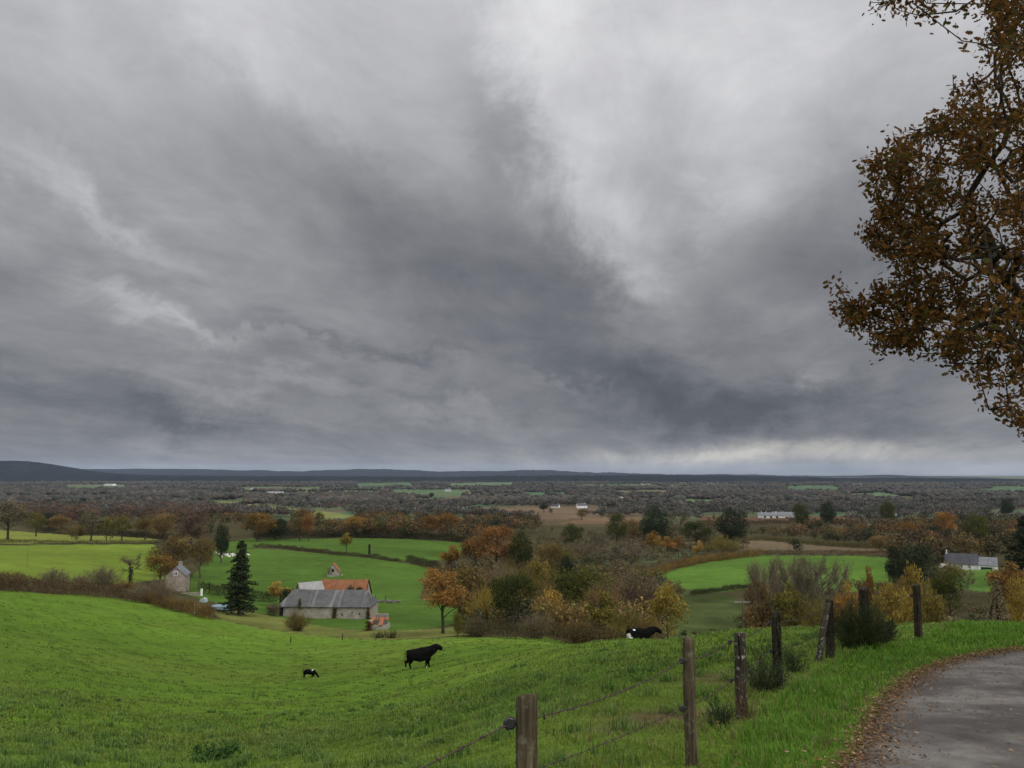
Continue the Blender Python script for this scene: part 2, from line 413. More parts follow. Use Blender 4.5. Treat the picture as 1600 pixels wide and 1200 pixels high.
def field_cells(X, Y, s, seed):
    """irregular patchwork of farm fields"""
    r = np.random.default_rng(seed); T = r.random((512, 512, 3))
    x = X / s + 0.35 * np.sin(Y / s * 1.7); y = Y / s + 0.3 * np.sin(X / s * 2.1)
    i = np.floor(x).astype(int) % 512; j = np.floor(y).astype(int) % 512
    return T[i, j]
NEAR_EDGE = P([(-420, 935), (-60, 925), (0, 925), (120, 931), (230, 940), (290, 955), (345, 968), (440, 985), (520, 994), (600, 999), (700, 996), (850, 995)], 60)
col = np.zeros(XX.shape + (3,)); col[:] = SCRUB
nA = vnoise(XX, YY, 40, 1); nB = vnoise(XX, YY, 9, 2); nC = vnoise(XX, YY, 2.2, 3)
col *= (0.55 + 0.5 * nA + .4 * nB)[..., None]
# far plain: patchwork of muted pasture, stubble and plough
cells = field_cells(XX, YY, 190, 4); far = np.clip((YY - 750) / 250, 0, 1)[..., None]
pal = np.array([(.075, .135, .065), FARG, (.085, .105, .055), TAN, (.10, .085, .05), (.13, .15, .075), (.075, .06, .04), (.09, .12, .055), (.11, .09, .06)])
fc = .92 * pal[(cells[..., 0] * 9).astype(int)] * (0.8 + 0.35 * cells[..., 1:2])
col = col * (1 - far) + fc * far
for nm, c, poly in FIELDS:
    msk = inpoly(XX, YY, poly)
    c = np.array(c)
    cc_ = c * (0.78 + 0.34 * nA[..., None] + (0.8 if nm.startswith('valley') else .22) * (nB[..., None] - .45))
    col[msk] = cc_[msk]
# the near pasture reaches from the lane down to the hedge and the valley
edge = np.array(NEAR_EDGE); ea = edge[:, 0] / edge[:, 1]
lim = np.interp(AA, ea, edge[:, 1])
lim = np.where(AA > ea[-1], np.interp(AA, [ea[-1], .1, .2, .3, .45, .7], [edge[-1, 1], 118, 100, 60, 40, 38]), lim)
NE_A = np.concatenate([ea, [.1, .2, .3, .45, .7]]); NE_Y = np.concatenate([edge[:, 1], [118, 100, 60, 40, 38]])
near = YY < lim
gp = np.array(GREEN)[None, None] * (0.86 + 0.28 * nA[..., None]) * (0.9 + 0.2 * nB[..., None])
yel = np.clip(vnoise(XX, YY * 0.6, 14, 7) * 1.6 - .75, 0, 1)[..., None]
gp = gp * (1 - .55 * yel) + np.array((.12, .15, .026)) * .55 * yel
tuft = np.clip((vnoise(XX, YY * 1.8, 1.1, 8) - .70) * 5, 0, 1)[..., None] * np.clip((YY - 18) / 20, 0, 1)[..., None]
gp = gp * (1 - .38 * tuft)
mudp = np.zeros(XX.shape)
for mx_, my_, rx_, ry_, am in [(*at(1035, 1118, 3)[:2], .9, .8, .9), (*at(1130, 1060, 3)[:2], 1.2, 1.5, .7), (*at(935, 1140, 3)[:2], .5, .5, .6), (*at(1230, 1010, 3)[:2], 1.5, 1.2, .55)]:
    mudp = np.maximum(mudp, am * np.exp(-((XX - mx_) / rx_) ** 2 - ((YY - my_) / ry_) ** 2))
mudp = np.clip(mudp * (0.3 + 1.3 * nC), 0, .85)[..., None]
gp = gp * (1 - mudp) + np.array((.10, .065, .04)) * mudp
rough_strip = np.clip((YY - lim + 9) / 12, 0, 1)[..., None]
gp = gp * (1 - .5 * rough_strip) + np.array((.115, .135, .035)) * .5 * rough_strip
col[near] = gp[near]
# farmyard apron between pasture and barn: rough yellowish grass
yard = inpoly(XX, YY, P([(345, 968), (330, 955), (380, 955), (440, 965), (580, 985), (640, 985), (760, 975), (760, 990), (690, 996), (600, 999), (520, 994), (440, 985)], 60))
col[yard] = (np.array((.115, .125, .032)) * (0.75 + 0.5 * nB[..., None]))[yard]
ny_, nx_ = XX.shape
idx = np.arange(ny_ * nx_).reshape(ny_, nx_)
Fq = np.stack([idx[:-1, :-1], idx[:-1, 1:], idx[1:, 1:], idx[1:, :-1]], -1).reshape(-1, 4)
m, nt, bs = newmat('ground cover')
a_ = nt.new('ShaderNodeAttribute'); a_.attribute_name = 'col'
ge = nt.new('ShaderNodeNewGeometry')
s1 = nt.noise(ge.outputs['Position'], 2.6, 5, 0.7); s2 = nt.noise(ge.outputs['Position'], 26, 4, 0.7); s3 = nt.noise(ge.outputs['Position'], 0.22, 5, 0.65)
c0 = nt.mix(1.0, a_.outputs['Color'], nt.ramp(s1.outputs[0], [(0.3, .66), (0.7, 1.30)]), 'MULTIPLY')
c0 = nt.mix(1.0, c0, nt.ramp(s3.outputs[0], [(0.3, .80), (0.7, 1.17)]), 'MULTIPLY')
c0 = nt.mix(1.0, c0, nt.ramp(s2.outputs[0], [(0.3, .70), (0.7, 1.28)]), 'MULTIPLY')
nt.put(bs.inputs['Base Color'], c0); bs.inputs['Roughness'].default_value = .95; bs.inputs['Specular IOR Level'].default_value = .05
bp = nt.new('ShaderNodeBump'); bp.inputs['Strength'].default_value = .7; bp.inputs['Distance'].default_value = .15
nt.put(bp.inputs['Height'], nt.math('ADD', s1.outputs[0], nt.math('MULTIPLY', s2.outputs[0], .3))); nt.put(bs.inputs['Normal'], bp.outputs[0])
ground = build('ground', [(np.stack([XX, YY, ZZ], -1).reshape(-1, 3), Fq, 0, col.reshape(-1, 3))], m, smooth=True)
tag(ground, kind='structure')

# ------------------------------------------------------------------ far hills
def hill(name, prof, Y0, Ydepth, base, mat, seed):
    px = np.linspace(-500, 2100, 900)
    top = np.interp(px, [p[0] for p in prof], [p[1] for p in prof])
    r = np.random.default_rng(seed)
    jag = np.convolve(r.normal(size=len(px)), np.ones(5) / 5, 'same') * 0.9 + np.convolve(r.normal(size=len(px)), np.ones(40) / 40, 'same') * 4.0
    u = (px - 800) / F
    zt = np.array([Y0 * ray(800, t)[1] for t in top + jag * .7])
    n = 14; V = []
    for k in range(n):
        t = k / (n - 1)                                    # 0 foot in front, 0.5 crest, 1 back foot
        s = math.sin(PI * t) ** 0.8
        Yk = Y0 + (t - 0.5) * Ydepth
        wob = np.convolve(r.normal(size=len(px)), np.ones(25) / 25, 'same') * Ydepth * .12
        V.append(np.stack([u * Y0, Yk + wob * (1 - abs(2 * t - 1)), base + (zt - base) * s + r.normal(size=len(px)) * 2.0 * (0 < k < n - 1)], -1))
    V = np.array(V); m_ = len(px)
    idx = np.arange(n * m_).reshape(n, m_)
    Fq = np.stack([idx[:-1, :-1], idx[:-1, 1:], idx[1:, 1:], idx[1:, :-1]], -1).reshape(-1, 4)
    return tag(build(name, [(V.reshape(-1, 3), Fq)], mat, smooth=False), kind='structure')
mh = m_noise('distant forest', (.006, .008, .010), (.018, .021, .022), .012, stretch=(1, .4, 1), spec=0.0, rough=1)
hill('hills', [(-500, 726), (-100, 722), (0, 719.5), (30, 719.5), (60, 724), (100, 732), (140, 739), (200, 741.5), (300, 743), (400, 744), (600, 744.5), (800, 743.5), (1000, 742.5), (1200, 744.5), (1300, 746.5), (1400, 746), (1600, 749.5), (2100, 750)], 7000, 2600, -75, mh, 3)
hill('hills', [(-500, 731), (0, 733), (120, 732.5), (300, 732.5), (400, 735), (470, 737), (540, 734), (600, 733), (680, 736), (720, 735.5), (780, 735), (850, 733.5), (880, 736), (900, 738), (1000, 740), (1200, 743), (1300, 744), (1380, 742.5), (1430, 745), (1600, 747), (2100, 748)], 13500, 4000, -85, mh, 5)
# ------------------------------------------------------------------ lane
RE = [(1215, 1330), (1275, 1255), (1318, 1210), (1338, 1180), (1352, 1150), (1366, 1120), (1384, 1095), (1408, 1073), (1440, 1053), (1485, 1036), (1540, 1024), (1600, 1016), (1680, 1010), (1780, 1005)]
edge = np.array([at(a, b, 1.0, 60)[:2] for a, b in RE])
edge = np.vstack([[edge[0] + (edge[0] - edge[1]) / np.linalg.norm(edge[0] - edge[1]) * 6], edge])
def resample(pl, step):
    pl = np.asarray(pl); d = np.concatenate([[0], np.cumsum(np.linalg.norm(np.diff(pl, axis=0), axis=1))])
    s = np.arange(0, d[-1], step); out = np.stack([np.interp(s, d, pl[:, i]) for i in range(pl.shape[1])], -1)
    for _ in range(3):
        out[1:-1] = (out[:-2] + 2 * out[1:-1] + out[2:]) / 4
    return out
edge = resample(edge, 0.1)
for _ in range(12): edge[1:-1] = (edge[:-2] + 2 * edge[1:-1] + edge[2:]) / 4
tg = np.gradient(edge, axis=0); tg /= np.linalg.norm(tg, axis=1)[:, None]
nrm = np.stack([tg[:, 1], -tg[:, 0]], -1)                  # towards the lane's far side
CEN = np.array([edge[:, 0].max() * .9 + 1.0, 5.5])
wv = np.linspace(0, 1, 34)
LW = 4.0
jig = np.convolve(rng.normal(size=len(edge)), np.ones(6) / 6, 'same') * .05
# sideways lines run towards the inside of the bend and never cross
inner = edge + nrm * LW
inner = resample(inner, 0.05); inner = inner[np.linspace(0, len(inner) - 1, len(edge)).astype(int)]
for _ in range(200): inner[1:-1] = (inner[:-2] + 2 * inner[1:-1] + inner[2:]) / 4
G = (edge + nrm * jig[:, None])[:, None, :] * (1 - wv)[None, :, None] + inner[:, None, :] * wv[None, :, None]
gz = hz(G[..., 0], G[..., 1]) + 0.015 + 0.02 * np.sin(np.clip(wv * 6, 0, PI / 2))[None, :]
idx = np.arange(len(edge) * len(wv)).reshape(len(edge), len(wv))
Fq = np.stack([idx[:-1, :-1], idx[:-1, 1:], idx[1:, 1:], idx[1:, :-1]], -1).reshape(-1, 4)
m, nt, bs = newmat('worn asphalt')
ge = nt.new('ShaderNodeNewGeometry'); ps = ge.outputs['Position']
big = nt.noise(ps, 0.75, 5, 0.6, .4); mid = nt.noise(ps, 5, 4, .6); fine = nt.noise(ps, 130, 3, .7)
vo = nt.new('ShaderNodeTexVoronoi'); nt.put(vo.inputs['Vector'], ps); vo.inputs['Scale'].default_value = 90
c0 = nt.ramp(big.outputs[0], [(.36, (.055, .046, .040)), (.5, (.105, .094, .085)), (.62, (.170, .157, .144))])
c0 = nt.mix(1.0, c0, nt.ramp(mid.outputs[0], [(.3, .78), (.7, 1.2)]), 'MULTIPLY')
c0 = nt.mix(1.0, c0, nt.ramp(fine.outputs[0], [(.3, .62), (.7, 1.35)]), 'MULTIPLY')
c0 = nt.mix(1.0, c0, nt.ramp(vo.outputs['Distance'], [(.0, 1.25), (.5, .8)]), 'MULTIPLY')
nt.put(bs.inputs['Base Color'], c0)
nt.put(bs.inputs['Roughness'], nt.ramp(big.outputs[0], [(.36, .5), (.6, .85)])); bs.inputs['Specular IOR Level'].default_value = .3
bp = nt.new('ShaderNodeBump'); bp.inputs['Strength'].default_value = .6; bp.inputs['Distance'].default_value = .01
nt.put(bp.inputs['Height'], fine.outputs[0]); nt.put(bs.inputs['Normal'], bp.outputs[0])
road = tag(build('road', [(np.dstack([G, gz]).reshape(-1, 3), Fq)], m, smooth=True), kind='structure')
LANE = [tuple(v) for v in edge] + [tuple(v) for v in inner[::-1]]
from_edge = lambda X, Y: np.min(np.hypot(X[:, None] - edge[None, ::3, 0], Y[:, None] - edge[None, ::3, 1]), axis=1)

# ------------------------------------------------------------------ fence line, read post by post
def post_at(px, base): return at(px, base, 2.0, 60)
FP = []   # x, y, z ground, z top, radius
def ztop(px, py, Y): return Y * ray(px, py)[1]
def m_wood(name, c1, c2, c3, lich, amt):
    m, nt, bs = newmat(name); tc = nt.new('ShaderNodeTexCoord'); ob = tc.outputs['Object']
    mp = nt.new('ShaderNodeMapping'); nt.put(mp.inputs[0], ob); mp.inputs['Scale'].default_value = (3.2, 3.2, .14)
    g1 = nt.noise(mp.outputs[0], 14, 7, .7, .4)
    mp2 = nt.new('ShaderNodeMapping'); nt.put(mp2.inputs[0], ob); mp2.inputs['Scale'].default_value = (2, 2, .1)
    g2 = nt.noise(mp2.outputs[0], 8, 3, .5, .8); g3 = nt.noise(ob, 17, 6, .65); g4 = nt.noise(ob, 2.6, 4, .6)
    c = nt.ramp(g1.outputs[0], [(.3, c1), (.52, c2), (.74, c3)])
    c = nt.mix(nt.ramp(g2.outputs[0], [(.60, 0.0), (.66, 1.0)]), c, (.010, .008, .006))
    c = nt.mix(1.0, c, nt.ramp(g4.outputs[0], [(.3, .55), (.7, 1.35)]), 'MULTIPLY')
    c = nt.mix(nt.math('MULTIPLY', nt.ramp(g3.outputs[0], [(.56, 0.0), (.66, 1.0)]), amt), c, lich)
    nt.put(bs.inputs['Base Color'], c); bs.inputs['Roughness'].default_value = .95; bs.inputs['Specular IOR Level'].default_value = .08
    bp = nt.new('ShaderNodeBump'); bp.inputs['Strength'].default_value = .9; bp.inputs['Distance'].default_value = .02
    nt.put(bp.inputs['Height'], nt.math('SUBTRACT', g1.outputs[0], nt.ramp(g2.outputs[0], [(.58, 0.0), (.68, .8)]))); nt.put(bs.inputs['Normal'], bp.outputs[0])
    return m
wood = m_wood('weathered wood', (.034, .027, .016), (.085, .066, .040), (.185, .160, .115), (.19, .20, .14), .55)
oldwood = m_wood('old dark wood', (.014, .012, .008), (.036, .030, .021), (.085, .075, .056), (.16, .165, .13), .35)
lichen = m_wood('lichen crusted wood', (.020, .017, .012), (.055, .047, .034), (.12, .105, .08), (.36, .37, .32), .8)
black = m_noise('black plastic', (.012, .012, .013), (.02, .02, .021), 5, rough=.4, spec=.5)
wirem = m_noise('rusty wire', (.035, .026, .02), (.075, .055, .042), 30, rough=.7)
def post_mesh(h, r, seed, sink=.35, taper=.94, slant=0.0, knots=True):
    r_ = np.random.default_rng(seed); n = 16; m_ = 26
    zs = np.linspace(-sink, h, m_)
    th = np.arange(n) * 2 * PI / n
    prof = 1 + .05 * np.sin(2 * th + r_.random() * 6) + .035 * np.sin(3 * th + r_.random() * 6) + .03 * r_.normal(size=n)
    V = []
    bx, by = r_.normal() * .008, r_.normal() * .008
    for i, z in enumerate(zs):
        t = (z + sink) / (h + sink)
        rr = r * (1 + (taper - 1) * t) * prof * (1 + .02 * r_.normal(size=n))
        o_ = math.sin(t * 5 + seed) * .006
        top = i == m_ - 1
        zz = z + (slant * np.cos(th + seed) * r + .006 * r_.normal(size=n)) * top
        V.append(np.stack([np.cos(th) * rr + bx * t * 3 + o_, np.sin(th) * rr + by * t * 3, np.broadcast_to(zz, (n,))], -1))
    top = V[-1].copy(); top[:, :2] = top[:, :2] * .84 + top[:, :2].mean(0) * .16; top[:, 2] += .010; V.append(top)
    c = top.mean(0); c[2] += .004
    V = np.vstack(V + [[c]]); L = m_ + 1
    i = np.arange(L - 1)[:, None] * n; j = np.arange(n)[None]; j2 = (j + 1) % n
    Fq = np.stack([i + j, i + j2, i + n + j2, i + n + j], -1).reshape(-1, 4)
    b = (L - 1) * n
    Ft = np.stack([b + np.arange(n), b + (np.arange(n) + 1) % n, np.full(n, L * n)], -1)
    return V, Fq, Ft
def insulator(parent, loc, d, s=1.0):
    """black ring insulator screwed to the post"""
    ch = []; th = np.linspace(0, 2 * PI, 15)
    ch += tube(np.stack([np.cos(th) * .017, np.zeros(15), np.sin(th) * .017], -1) * s, np.full(15, .0095 * s), 8, False)
    ch += tube([(0, -.01 * s, 0), (0, .012 * s, 0)], [.016 * s, .012 * s], 10)
    ch += tube([(.015 * s, 0, 0), (.05 * s, 0, 0)], [.005 * s, .004 * s], 6)
    o = build('insulator', ch, black, parent, loc, True)
    o.rotation_euler = (0, 0, math.atan2(d[1], d[0]))
    return o
POSTS = [ # px, base row (or None with depth), top row, width in rows of the photo, material, label, lean
 (827, None, 1090, 32, wood, 'thick weathered wooden fence post nearest the viewer, cut off by the lower edge', 0.0, 3.7),
 (1083, 1196, 1000, 19, wood, 'tall slim brown fence post between the nearest thick post and the lichened one', .012, 0),
 (1157, 1121, 990, 18, lichen, 'grey fence post with pale lichened top, third along the pasture wire', .0, 0),
 (1216, 1076, 957, 14, oldwood, 'dark fence post rising out of a small broom bush by the verge', .0, 0),
 (1297, 1028, 938, 13, oldwood, 'dark fence post with a pale leaning pole propped against it', .055, 0),
 (1354, 1012, 918, 15, oldwood, 'dark post with a broken top standing inside the big dark bush', .01, 0),
 (1435, 998, 913, 12, oldwood, 'dark straight fence post standing alone in the open verge beyond the bush', .0, 0),
]
posts = []
for k_, (px, base, top, wpx, mt, lb, lean, Yg) in enumerate(POSTS):
    if base is None: Y = Yg; X = Y * ray(px, 1180)[0]; Z = h1(X, Y)
    else: X, Y, Z = post_at(px, base)
    h = ztop(px, top, Y) - Z; r = wpx * Y / F / 2
    V, Fq, Ft = post_mesh(h, r, 20 + k_, slant=.25 if k_ in (0, 5) else .1)
    o = build('fence_post', [(V, Fq), (V, Ft)], mt, None, (X, Y, Z), True)
    o.rotation_euler = (0, lean, k_ * 1.3)
    if lean: o.rotation_euler = (0, lean, 0)
    tag(o, lb, 'fence post', 'fence posts along the pasture')
    posts.append((o, X, Y, Z, h, r))
# pale pole leaning on the fifth post
o5, X5, Y5, Z5, h5, r5 = posts[4]
xb, yb, zb = post_at(1279, 1034)
V, Fq, Ft = post_mesh(1.0, .06, 77, sink=.15, slant=.4)
dv = np.array([X5 - .02 - xb, Y5 - .10 - yb, Z5 + h5 - .06 - zb]); L_ = np.linalg.norm(dv)
V[:, 2] *= L_ / 1.0
o = build('leaning_pole', [(V, Fq), (V, Ft)], lichen, None, (xb, yb, zb), True)
o.rotation_euler = (0, math.acos(dv[2] / L_), math.atan2(dv[1], dv[0]))
tag(o, 'pale lichen-streaked pole leaning against a dark fence post', 'pole')
# strutted corner post covered in dead creeper
xc, yc, zc = post_at(1561, 974)
hc = ztop(1561, 908, yc) - zc
wc = 33 * yc / F
br = empty('corner_post', (xc, yc, zc), 0, 'strutted corner post wrapped in dead grey creeper, last of the fence on the right', 'fence post')
V, Fq, Ft = post_mesh(hc, .11, 50); build('post', [(V, Fq), (V, Ft)], oldwood, br, None, True)
for sx_, sy_ in ((-wc, -.2), (wc, .25)):
    build('strut', tube([(sx_, sy_, -.2), (sx_ * .5, sy_ * .5, hc * .42), (sx_ * .08, sy_ * .08, hc * .9)], [.10, .09, .08], 9), oldwood, br, None, True)
n = 5200; t = rng.random(n) ** .9; th = rng.random(n) * 2 * PI; rr = (.13 + (wc - .1) * (1 - t) ** 1.1) * (rng.random(n) ** .4)
sel = np.abs(np.sin(th * 1.5)) + .5 > rng.random(n)
Pp = np.stack([np.cos(th) * rr, np.sin(th) * rr * .7, t * hc * 1.02], -1)[sel]
g = rng.random(len(Pp))[:, None]
cr = np.array((.10, .085, .045)) * (1 - g) + np.array((.25, .215, .12)) * g
build('creeper', [leaves(Pp, .08 + .08 * rng.random(len(Pp)), cr), twigs(Pp[::3], unit(len(Pp[::3])) + (0, 0, -.5), .22, .004, cr[::3])], m_attr('dead creeper'), br)

# wires with insulators
wpos = []
def wire(name, pts, label, r=.0036, sag=.05):
    ch = []
    pts = np.array(pts); path = []
    for a, b in zip(pts[:-1], pts[1:]):
        t = np.linspace(0, 1, 26)[:-1]
        sg = sag * min(1, np.linalg.norm(b - a) / 4)
        q_ = a[None] * (1 - t)[:, None] + b[None] * t[:, None]; q_[:, 2] -= 4 * sg * t * (1 - t); path.append(q_)
    path = np.vstack(path + [pts[-1:]])
    ch += tube(path, np.full(len(path), r), 5)
    d = np.concatenate([[0], np.cumsum(np.linalg.norm(np.diff(path, axis=0), axis=1))])
    for s in np.arange(.06, d[-1], .115):
        c_ = np.array([np.interp(s, d, path[:, i]) for i in range(3)])
        for u_ in unit(2): ch += tube([c_ - u_ * .020, c_ + u_ * .020], [.0028, .0016], 4)
        ch += tube([c_ - (0, 0, .0), c_ + (.0, .008, .0)], [.0068, .0068], 5)
    return tag(build(name, ch, wirem, None, None, True), label, 'wire', 'barbed wires of the pasture fence')
def on_post(k_, py):
    o, X, Y, Z, h, r = posts[k_]; zz = ztop(POSTS[k_][0], py, Y)
    d = np.array([-1.0, -.35]); d /= np.linalg.norm(d)
    f = (zz - Z) / h
    lx = POSTS[k_][6] * (zz - Z)
    p_ = np.array([X + lx + d[0] * (r + .045), Y + d[1] * (r + .045), zz])
    ins = insulator(None, p_, -d, 1.15 if k_ < 4 else 1.4); ins.parent = o
    ins.matrix_parent_inverse = o.matrix_basis.inverted()
    return p_
tp = [on_post(0, 1127), on_post(1, 1031), on_post(2, 1002), on_post(3, 972), on_post(4, 951), on_post(5, 935), on_post(6, 930)]
st = tp[0] + (tp[0] - tp[1]) * np.array([.45, .45, .45]); st = np.array([tp[0][0] - 1.35, tp[0][1] - 1.0, tp[0][2] - .28])
wire('barbed_wire', [st] + tp + [np.array([xc - .1, yc, zc + hc * .85])], 'upper barbed wire strand strung along the pasture fence posts', sag=.06)
lp = [on_post(1, 1105), on_post(2, 1062), on_post(3, 1016), on_post(4, 985)]
st = np.array([lp[0][0] - 1.9, lp[0][1] - 2.6, lp[0][2] + .25])
wire('barbed_wire', [st] + lp, 'lower barbed wire strand closer to the grass on the pasture fence', sag=.05)

# ------------------------------------------------------------------ grass blades (stuff)
def blades(name, X, Y, hgt, wid, col_, lean=.55, two=True):
    n = len(X); Z = hz(X, Y) - .01
    th = rng.random(n) * 2 * PI; D = np.stack([np.cos(th), np.sin(th), np.zeros(n)], -1)
    B = np.stack([-np.sin(th + rng.normal(size=n) * .5), np.cos(th), np.zeros(n)], -1) * (wid / 2)[:, None]
    P0 = np.stack([X, Y, Z], -1); ln = (np.abs(rng.normal(size=n)) * lean)[:, None]
    H = hgt[:, None]; up = np.array([0, 0, 1.0])
    M = P0 + H * .55 * up + D * H * ln * .25
    T_ = P0 + H * (1 - .25 * np.minimum(ln, 1.2)) * up + D * H * ln * .85
    V = np.stack([P0 - B, P0 + B, M + B * .75, M - B * .75, T_], 1).reshape(-1, 3)
    b = np.arange(n)[:, None] * 5
    g = np.stack([col_ * .8, col_ * .8, col_, col_, col_ * 1.12], 1).reshape(-1, 3)  # root shade put into the blade colour, tips made lighter
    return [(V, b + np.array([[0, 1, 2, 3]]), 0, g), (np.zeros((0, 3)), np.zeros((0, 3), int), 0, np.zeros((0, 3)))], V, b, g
def blades_obj(name, X, Y, hgt, wid, col_, mat, lean=.55):
    _, V, b, g = blades(name, X, Y, hgt, wid, col_, lean)
    Q = (b + np.array([[0, 1, 2, 3]])); T_ = (b + np.array([[3, 2, 4]]))
    o = build(name, [(V, Q, 0, g)], mat) if False else None
    # quads and tips share one vertex block
    me_ch = [(V, Q, 0, g), (np.zeros((0, 3)), T_ - len(V), 0, np.zeros((0, 3)))]
    return tag(build(name, me_ch, mat), kind='stuff')
gm = m_attr('grass blades', .75, .30, 0, spec=.25)
N = 330000
Y = np.exp(rng.random(N) * (math.log(46) - math.log(2.7)) + math.log(2.7)); a = (rng.random(N) - .5) * 1.62
X = a * (Y + .6)
ok = ~inpoly(X, Y, LANE); X, Y = X[ok], Y[ok]
# pasture side or verge side of the fence
fx = np.array([p_[1] for p_ in posts] + [xc]); fy = np.array([p_[2] for p_ in posts] + [yc])
fenceX = np.interp(Y, np.concatenate([[0], fy]), np.concatenate([[fx[0] - .9], fx]))
side = X - fenceX
verge = side > .25
clump = vnoise(X, Y, .35, 21); big = vnoise(X, Y, 2.3, 22); big2 = vnoise(X, Y * .7, 7, 23)
dE = from_edge(X, Y)
mud = np.zeros(len(X))
for mx_, my_, rx_, ry_ in [(*at(1035, 1118, 3)[:2], .9, .8), (*at(1130, 1060, 3)[:2], 1.2, 1.5), (*at(935, 1140, 3)[:2], .5, .5), (*at(1230, 1010, 3)[:2], 1.5, 1.2)]:
    mud = np.maximum(mud, np.exp(-((X - mx_) / rx_) ** 2 - ((Y - my_) / ry_) ** 2))
keep = (rng.random(len(X)) > mud * .97) & (rng.random(len(X)) < .45 + .9 * clump) & (rng.random(len(X)) < np.clip(dE / .35, .12, 1))
keep &= ~(((Y > 30) & (rng.random(len(X)) > .6)))
X, Y, verge, clump, big, big2, dE, side = [q_[keep] for q_ in (X, Y, verge, clump, big, big2, dE, side)]
n = len(X)
hgt = np.where(verge, (.06 + .085 * clump * clump + .04 * big), .028 + .065 * clump ** 2 + .04 * big ** 2) * (.7 + .6 * rng.random(n))
hgt *= np.where(np.abs(side) < .35, 1.25, 1.0) * np.clip(dE / .5 + .35, 0, 1)
wid = .0045 * np.clip(Y / 3.2, 1, 9) ** .92 * (.7 + .6 * rng.random(n))
hgt *= np.clip(Y / 14, 1, 2.0) ** .5
t = (rng.random(n) * .5 + clump * .5)[:, None]
cG = np.array((.066, .128, .012)) * (1 - t) + np.array((.155, .255, .034)) * t
cY = np.array((.21, .215, .040)); cB = np.array((.070, .155, .050)); cV = np.array((.050, .124, .011)) * (1 - t) + np.array((.120, .240, .024)) * t
yl = np.clip(big2 * 1.5 - .55, 0, 1)[:, None] * .6; bl = np.clip(big * 1.6 - 1.0, 0, 1)[:, None] * .7
cc_ = cG * (1 - yl) + cY * yl; cc_ = cc_ * (1 - bl) + cB * bl
cc_ = np.where(verge[:, None], cV, cc_) * (.72 + .56 * vnoise(X, Y, 1.1, 81) * .6 + .56 * vnoise(X, Y, .42, 82) * .4)[:, None]
dry = rng.random(n) < np.where(verge, .03, .09) + .22 * np.exp(-(dE / .5) ** 2) + .12 * np.exp(-((side + .5) / 1.0) ** 2)
cc_[dry] = np.array((.19, .155, .07)) * (.6 + .6 * rng.random((dry.sum(), 1)))
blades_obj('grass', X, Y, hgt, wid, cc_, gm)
# taller tussocks here and there on the pasture
N = 900; Yt = np.exp(rng.random(N) * (math.log(34) - math.log(4.0)) + math.log(4.0)); Xt = (rng.random(N) - .62) * 1.3 * Yt
ft = np.interp(Yt, np.concatenate([[0], fy]), np.concatenate([[fx[0] - .9], fx])); s_ = (Xt < ft - .3) & (rng.random(N) < .6); Xt, Yt = Xt[s_], Yt[s_]
k_ = 42; X = np.repeat(Xt, k_) + rng.normal(size=len(Xt) * k_) * .09; Y = np.repeat(Yt, k_) + rng.normal(size=len(Xt) * k_) * .09
dk = np.repeat(rng.random(len(Xt)), k_)[:, None]; n = len(X)
cc_ = np.array((.045, .105, .018)) * (1 - dk) + np.array((.12, .18, .04)) * dk
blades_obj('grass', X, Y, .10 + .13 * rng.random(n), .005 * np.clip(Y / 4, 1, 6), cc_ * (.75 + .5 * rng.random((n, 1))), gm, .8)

# ------------------------------------------------------------------ fallen leaves
LO = np.array([(0, 0), (.18, .10), (.30, .24), (.40, .14), (.55, .30), (.66, .16), (.82, .24), (1, 0)])
def oak_leaves(Pn, size, col_, up=None, curl=.25):
    n = len(Pn); a_ = unit(n) if up is None else None
    if up is not None:
        th = rng.random(n) * 2 * PI; a_ = np.stack([np.cos(th), np.sin(th), rng.normal(size=n) * .18], -1)
        nn = np.array([0, 0, 1.0]) + rng.normal(size=(n, 3)) * up
    else: nn = unit(n)
    a_ /= np.linalg.norm(a_, axis=1)[:, None]
    b_ = np.cross(nn, a_); b_ /= np.linalg.norm(b_, axis=1)[:, None] + 1e-9
    c_ = np.cross(a_, b_)
    s = np.broadcast_to(size, (n,))[:, None, None]
    R = LO[None, :, 0, None] * a_[:, None, :]; Lt = LO[None, :, 1, None]
    cur = (curl * (LO[:, 0] - .5) ** 2)[None, :, None] * c_[:, None, :]
    right = (R + Lt * b_[:, None, :] + Lt * curl * c_[:, None, :] + cur) * s + Pn[:, None, :]
    left = (R - Lt * b_[:, None, :] + Lt * curl * c_[:, None, :] + cur) * s + Pn[:, None, :]
    V = np.concatenate([right, left[:, 1:-1]], 1).reshape(-1, 3)     # 14 per leaf
    b0 = np.arange(n)[:, None] * 14
    F1 = b0 + np.arange(8)[None]; F2 = b0 + np.array([[7, 13, 12, 11, 10, 9, 8, 0]])
    return [(V, F1, 0, np.repeat(col_, 14, axis=0)), (np.zeros((0, 3)), F2 - n * 14, 0, np.zeros((0, 3)))]
pal = np.array([(.17, .098, .050), (.24, .15, .080), (.12, .066, .034), (.30, .205, .12), (.19, .10, .045), (.085, .05, .03)])
n = 21000
i = rng.integers(0, len(edge), n); off = rng.normal(size=n) * .085 + .02 + .20 * np.abs(rng.normal(size=n)) * (rng.random(n) < .4)
Xa = edge[i, 0] + nrm[i, 0] * off; Ya = edge[i, 1] + nrm[i, 1] * off
n2 = 4200; i = rng.integers(0, len(edge), n2); w_ = rng.random(n2) ** 1.2
Xb = edge[i, 0] * (1 - w_) + inner[i, 0] * w_; Yb = edge[i, 1] * (1 - w_) + inner[i, 1] * w_
pt = vnoise(Xb, Yb, 1.1, 31) > .38; Xb, Yb = Xb[pt], Yb[pt]
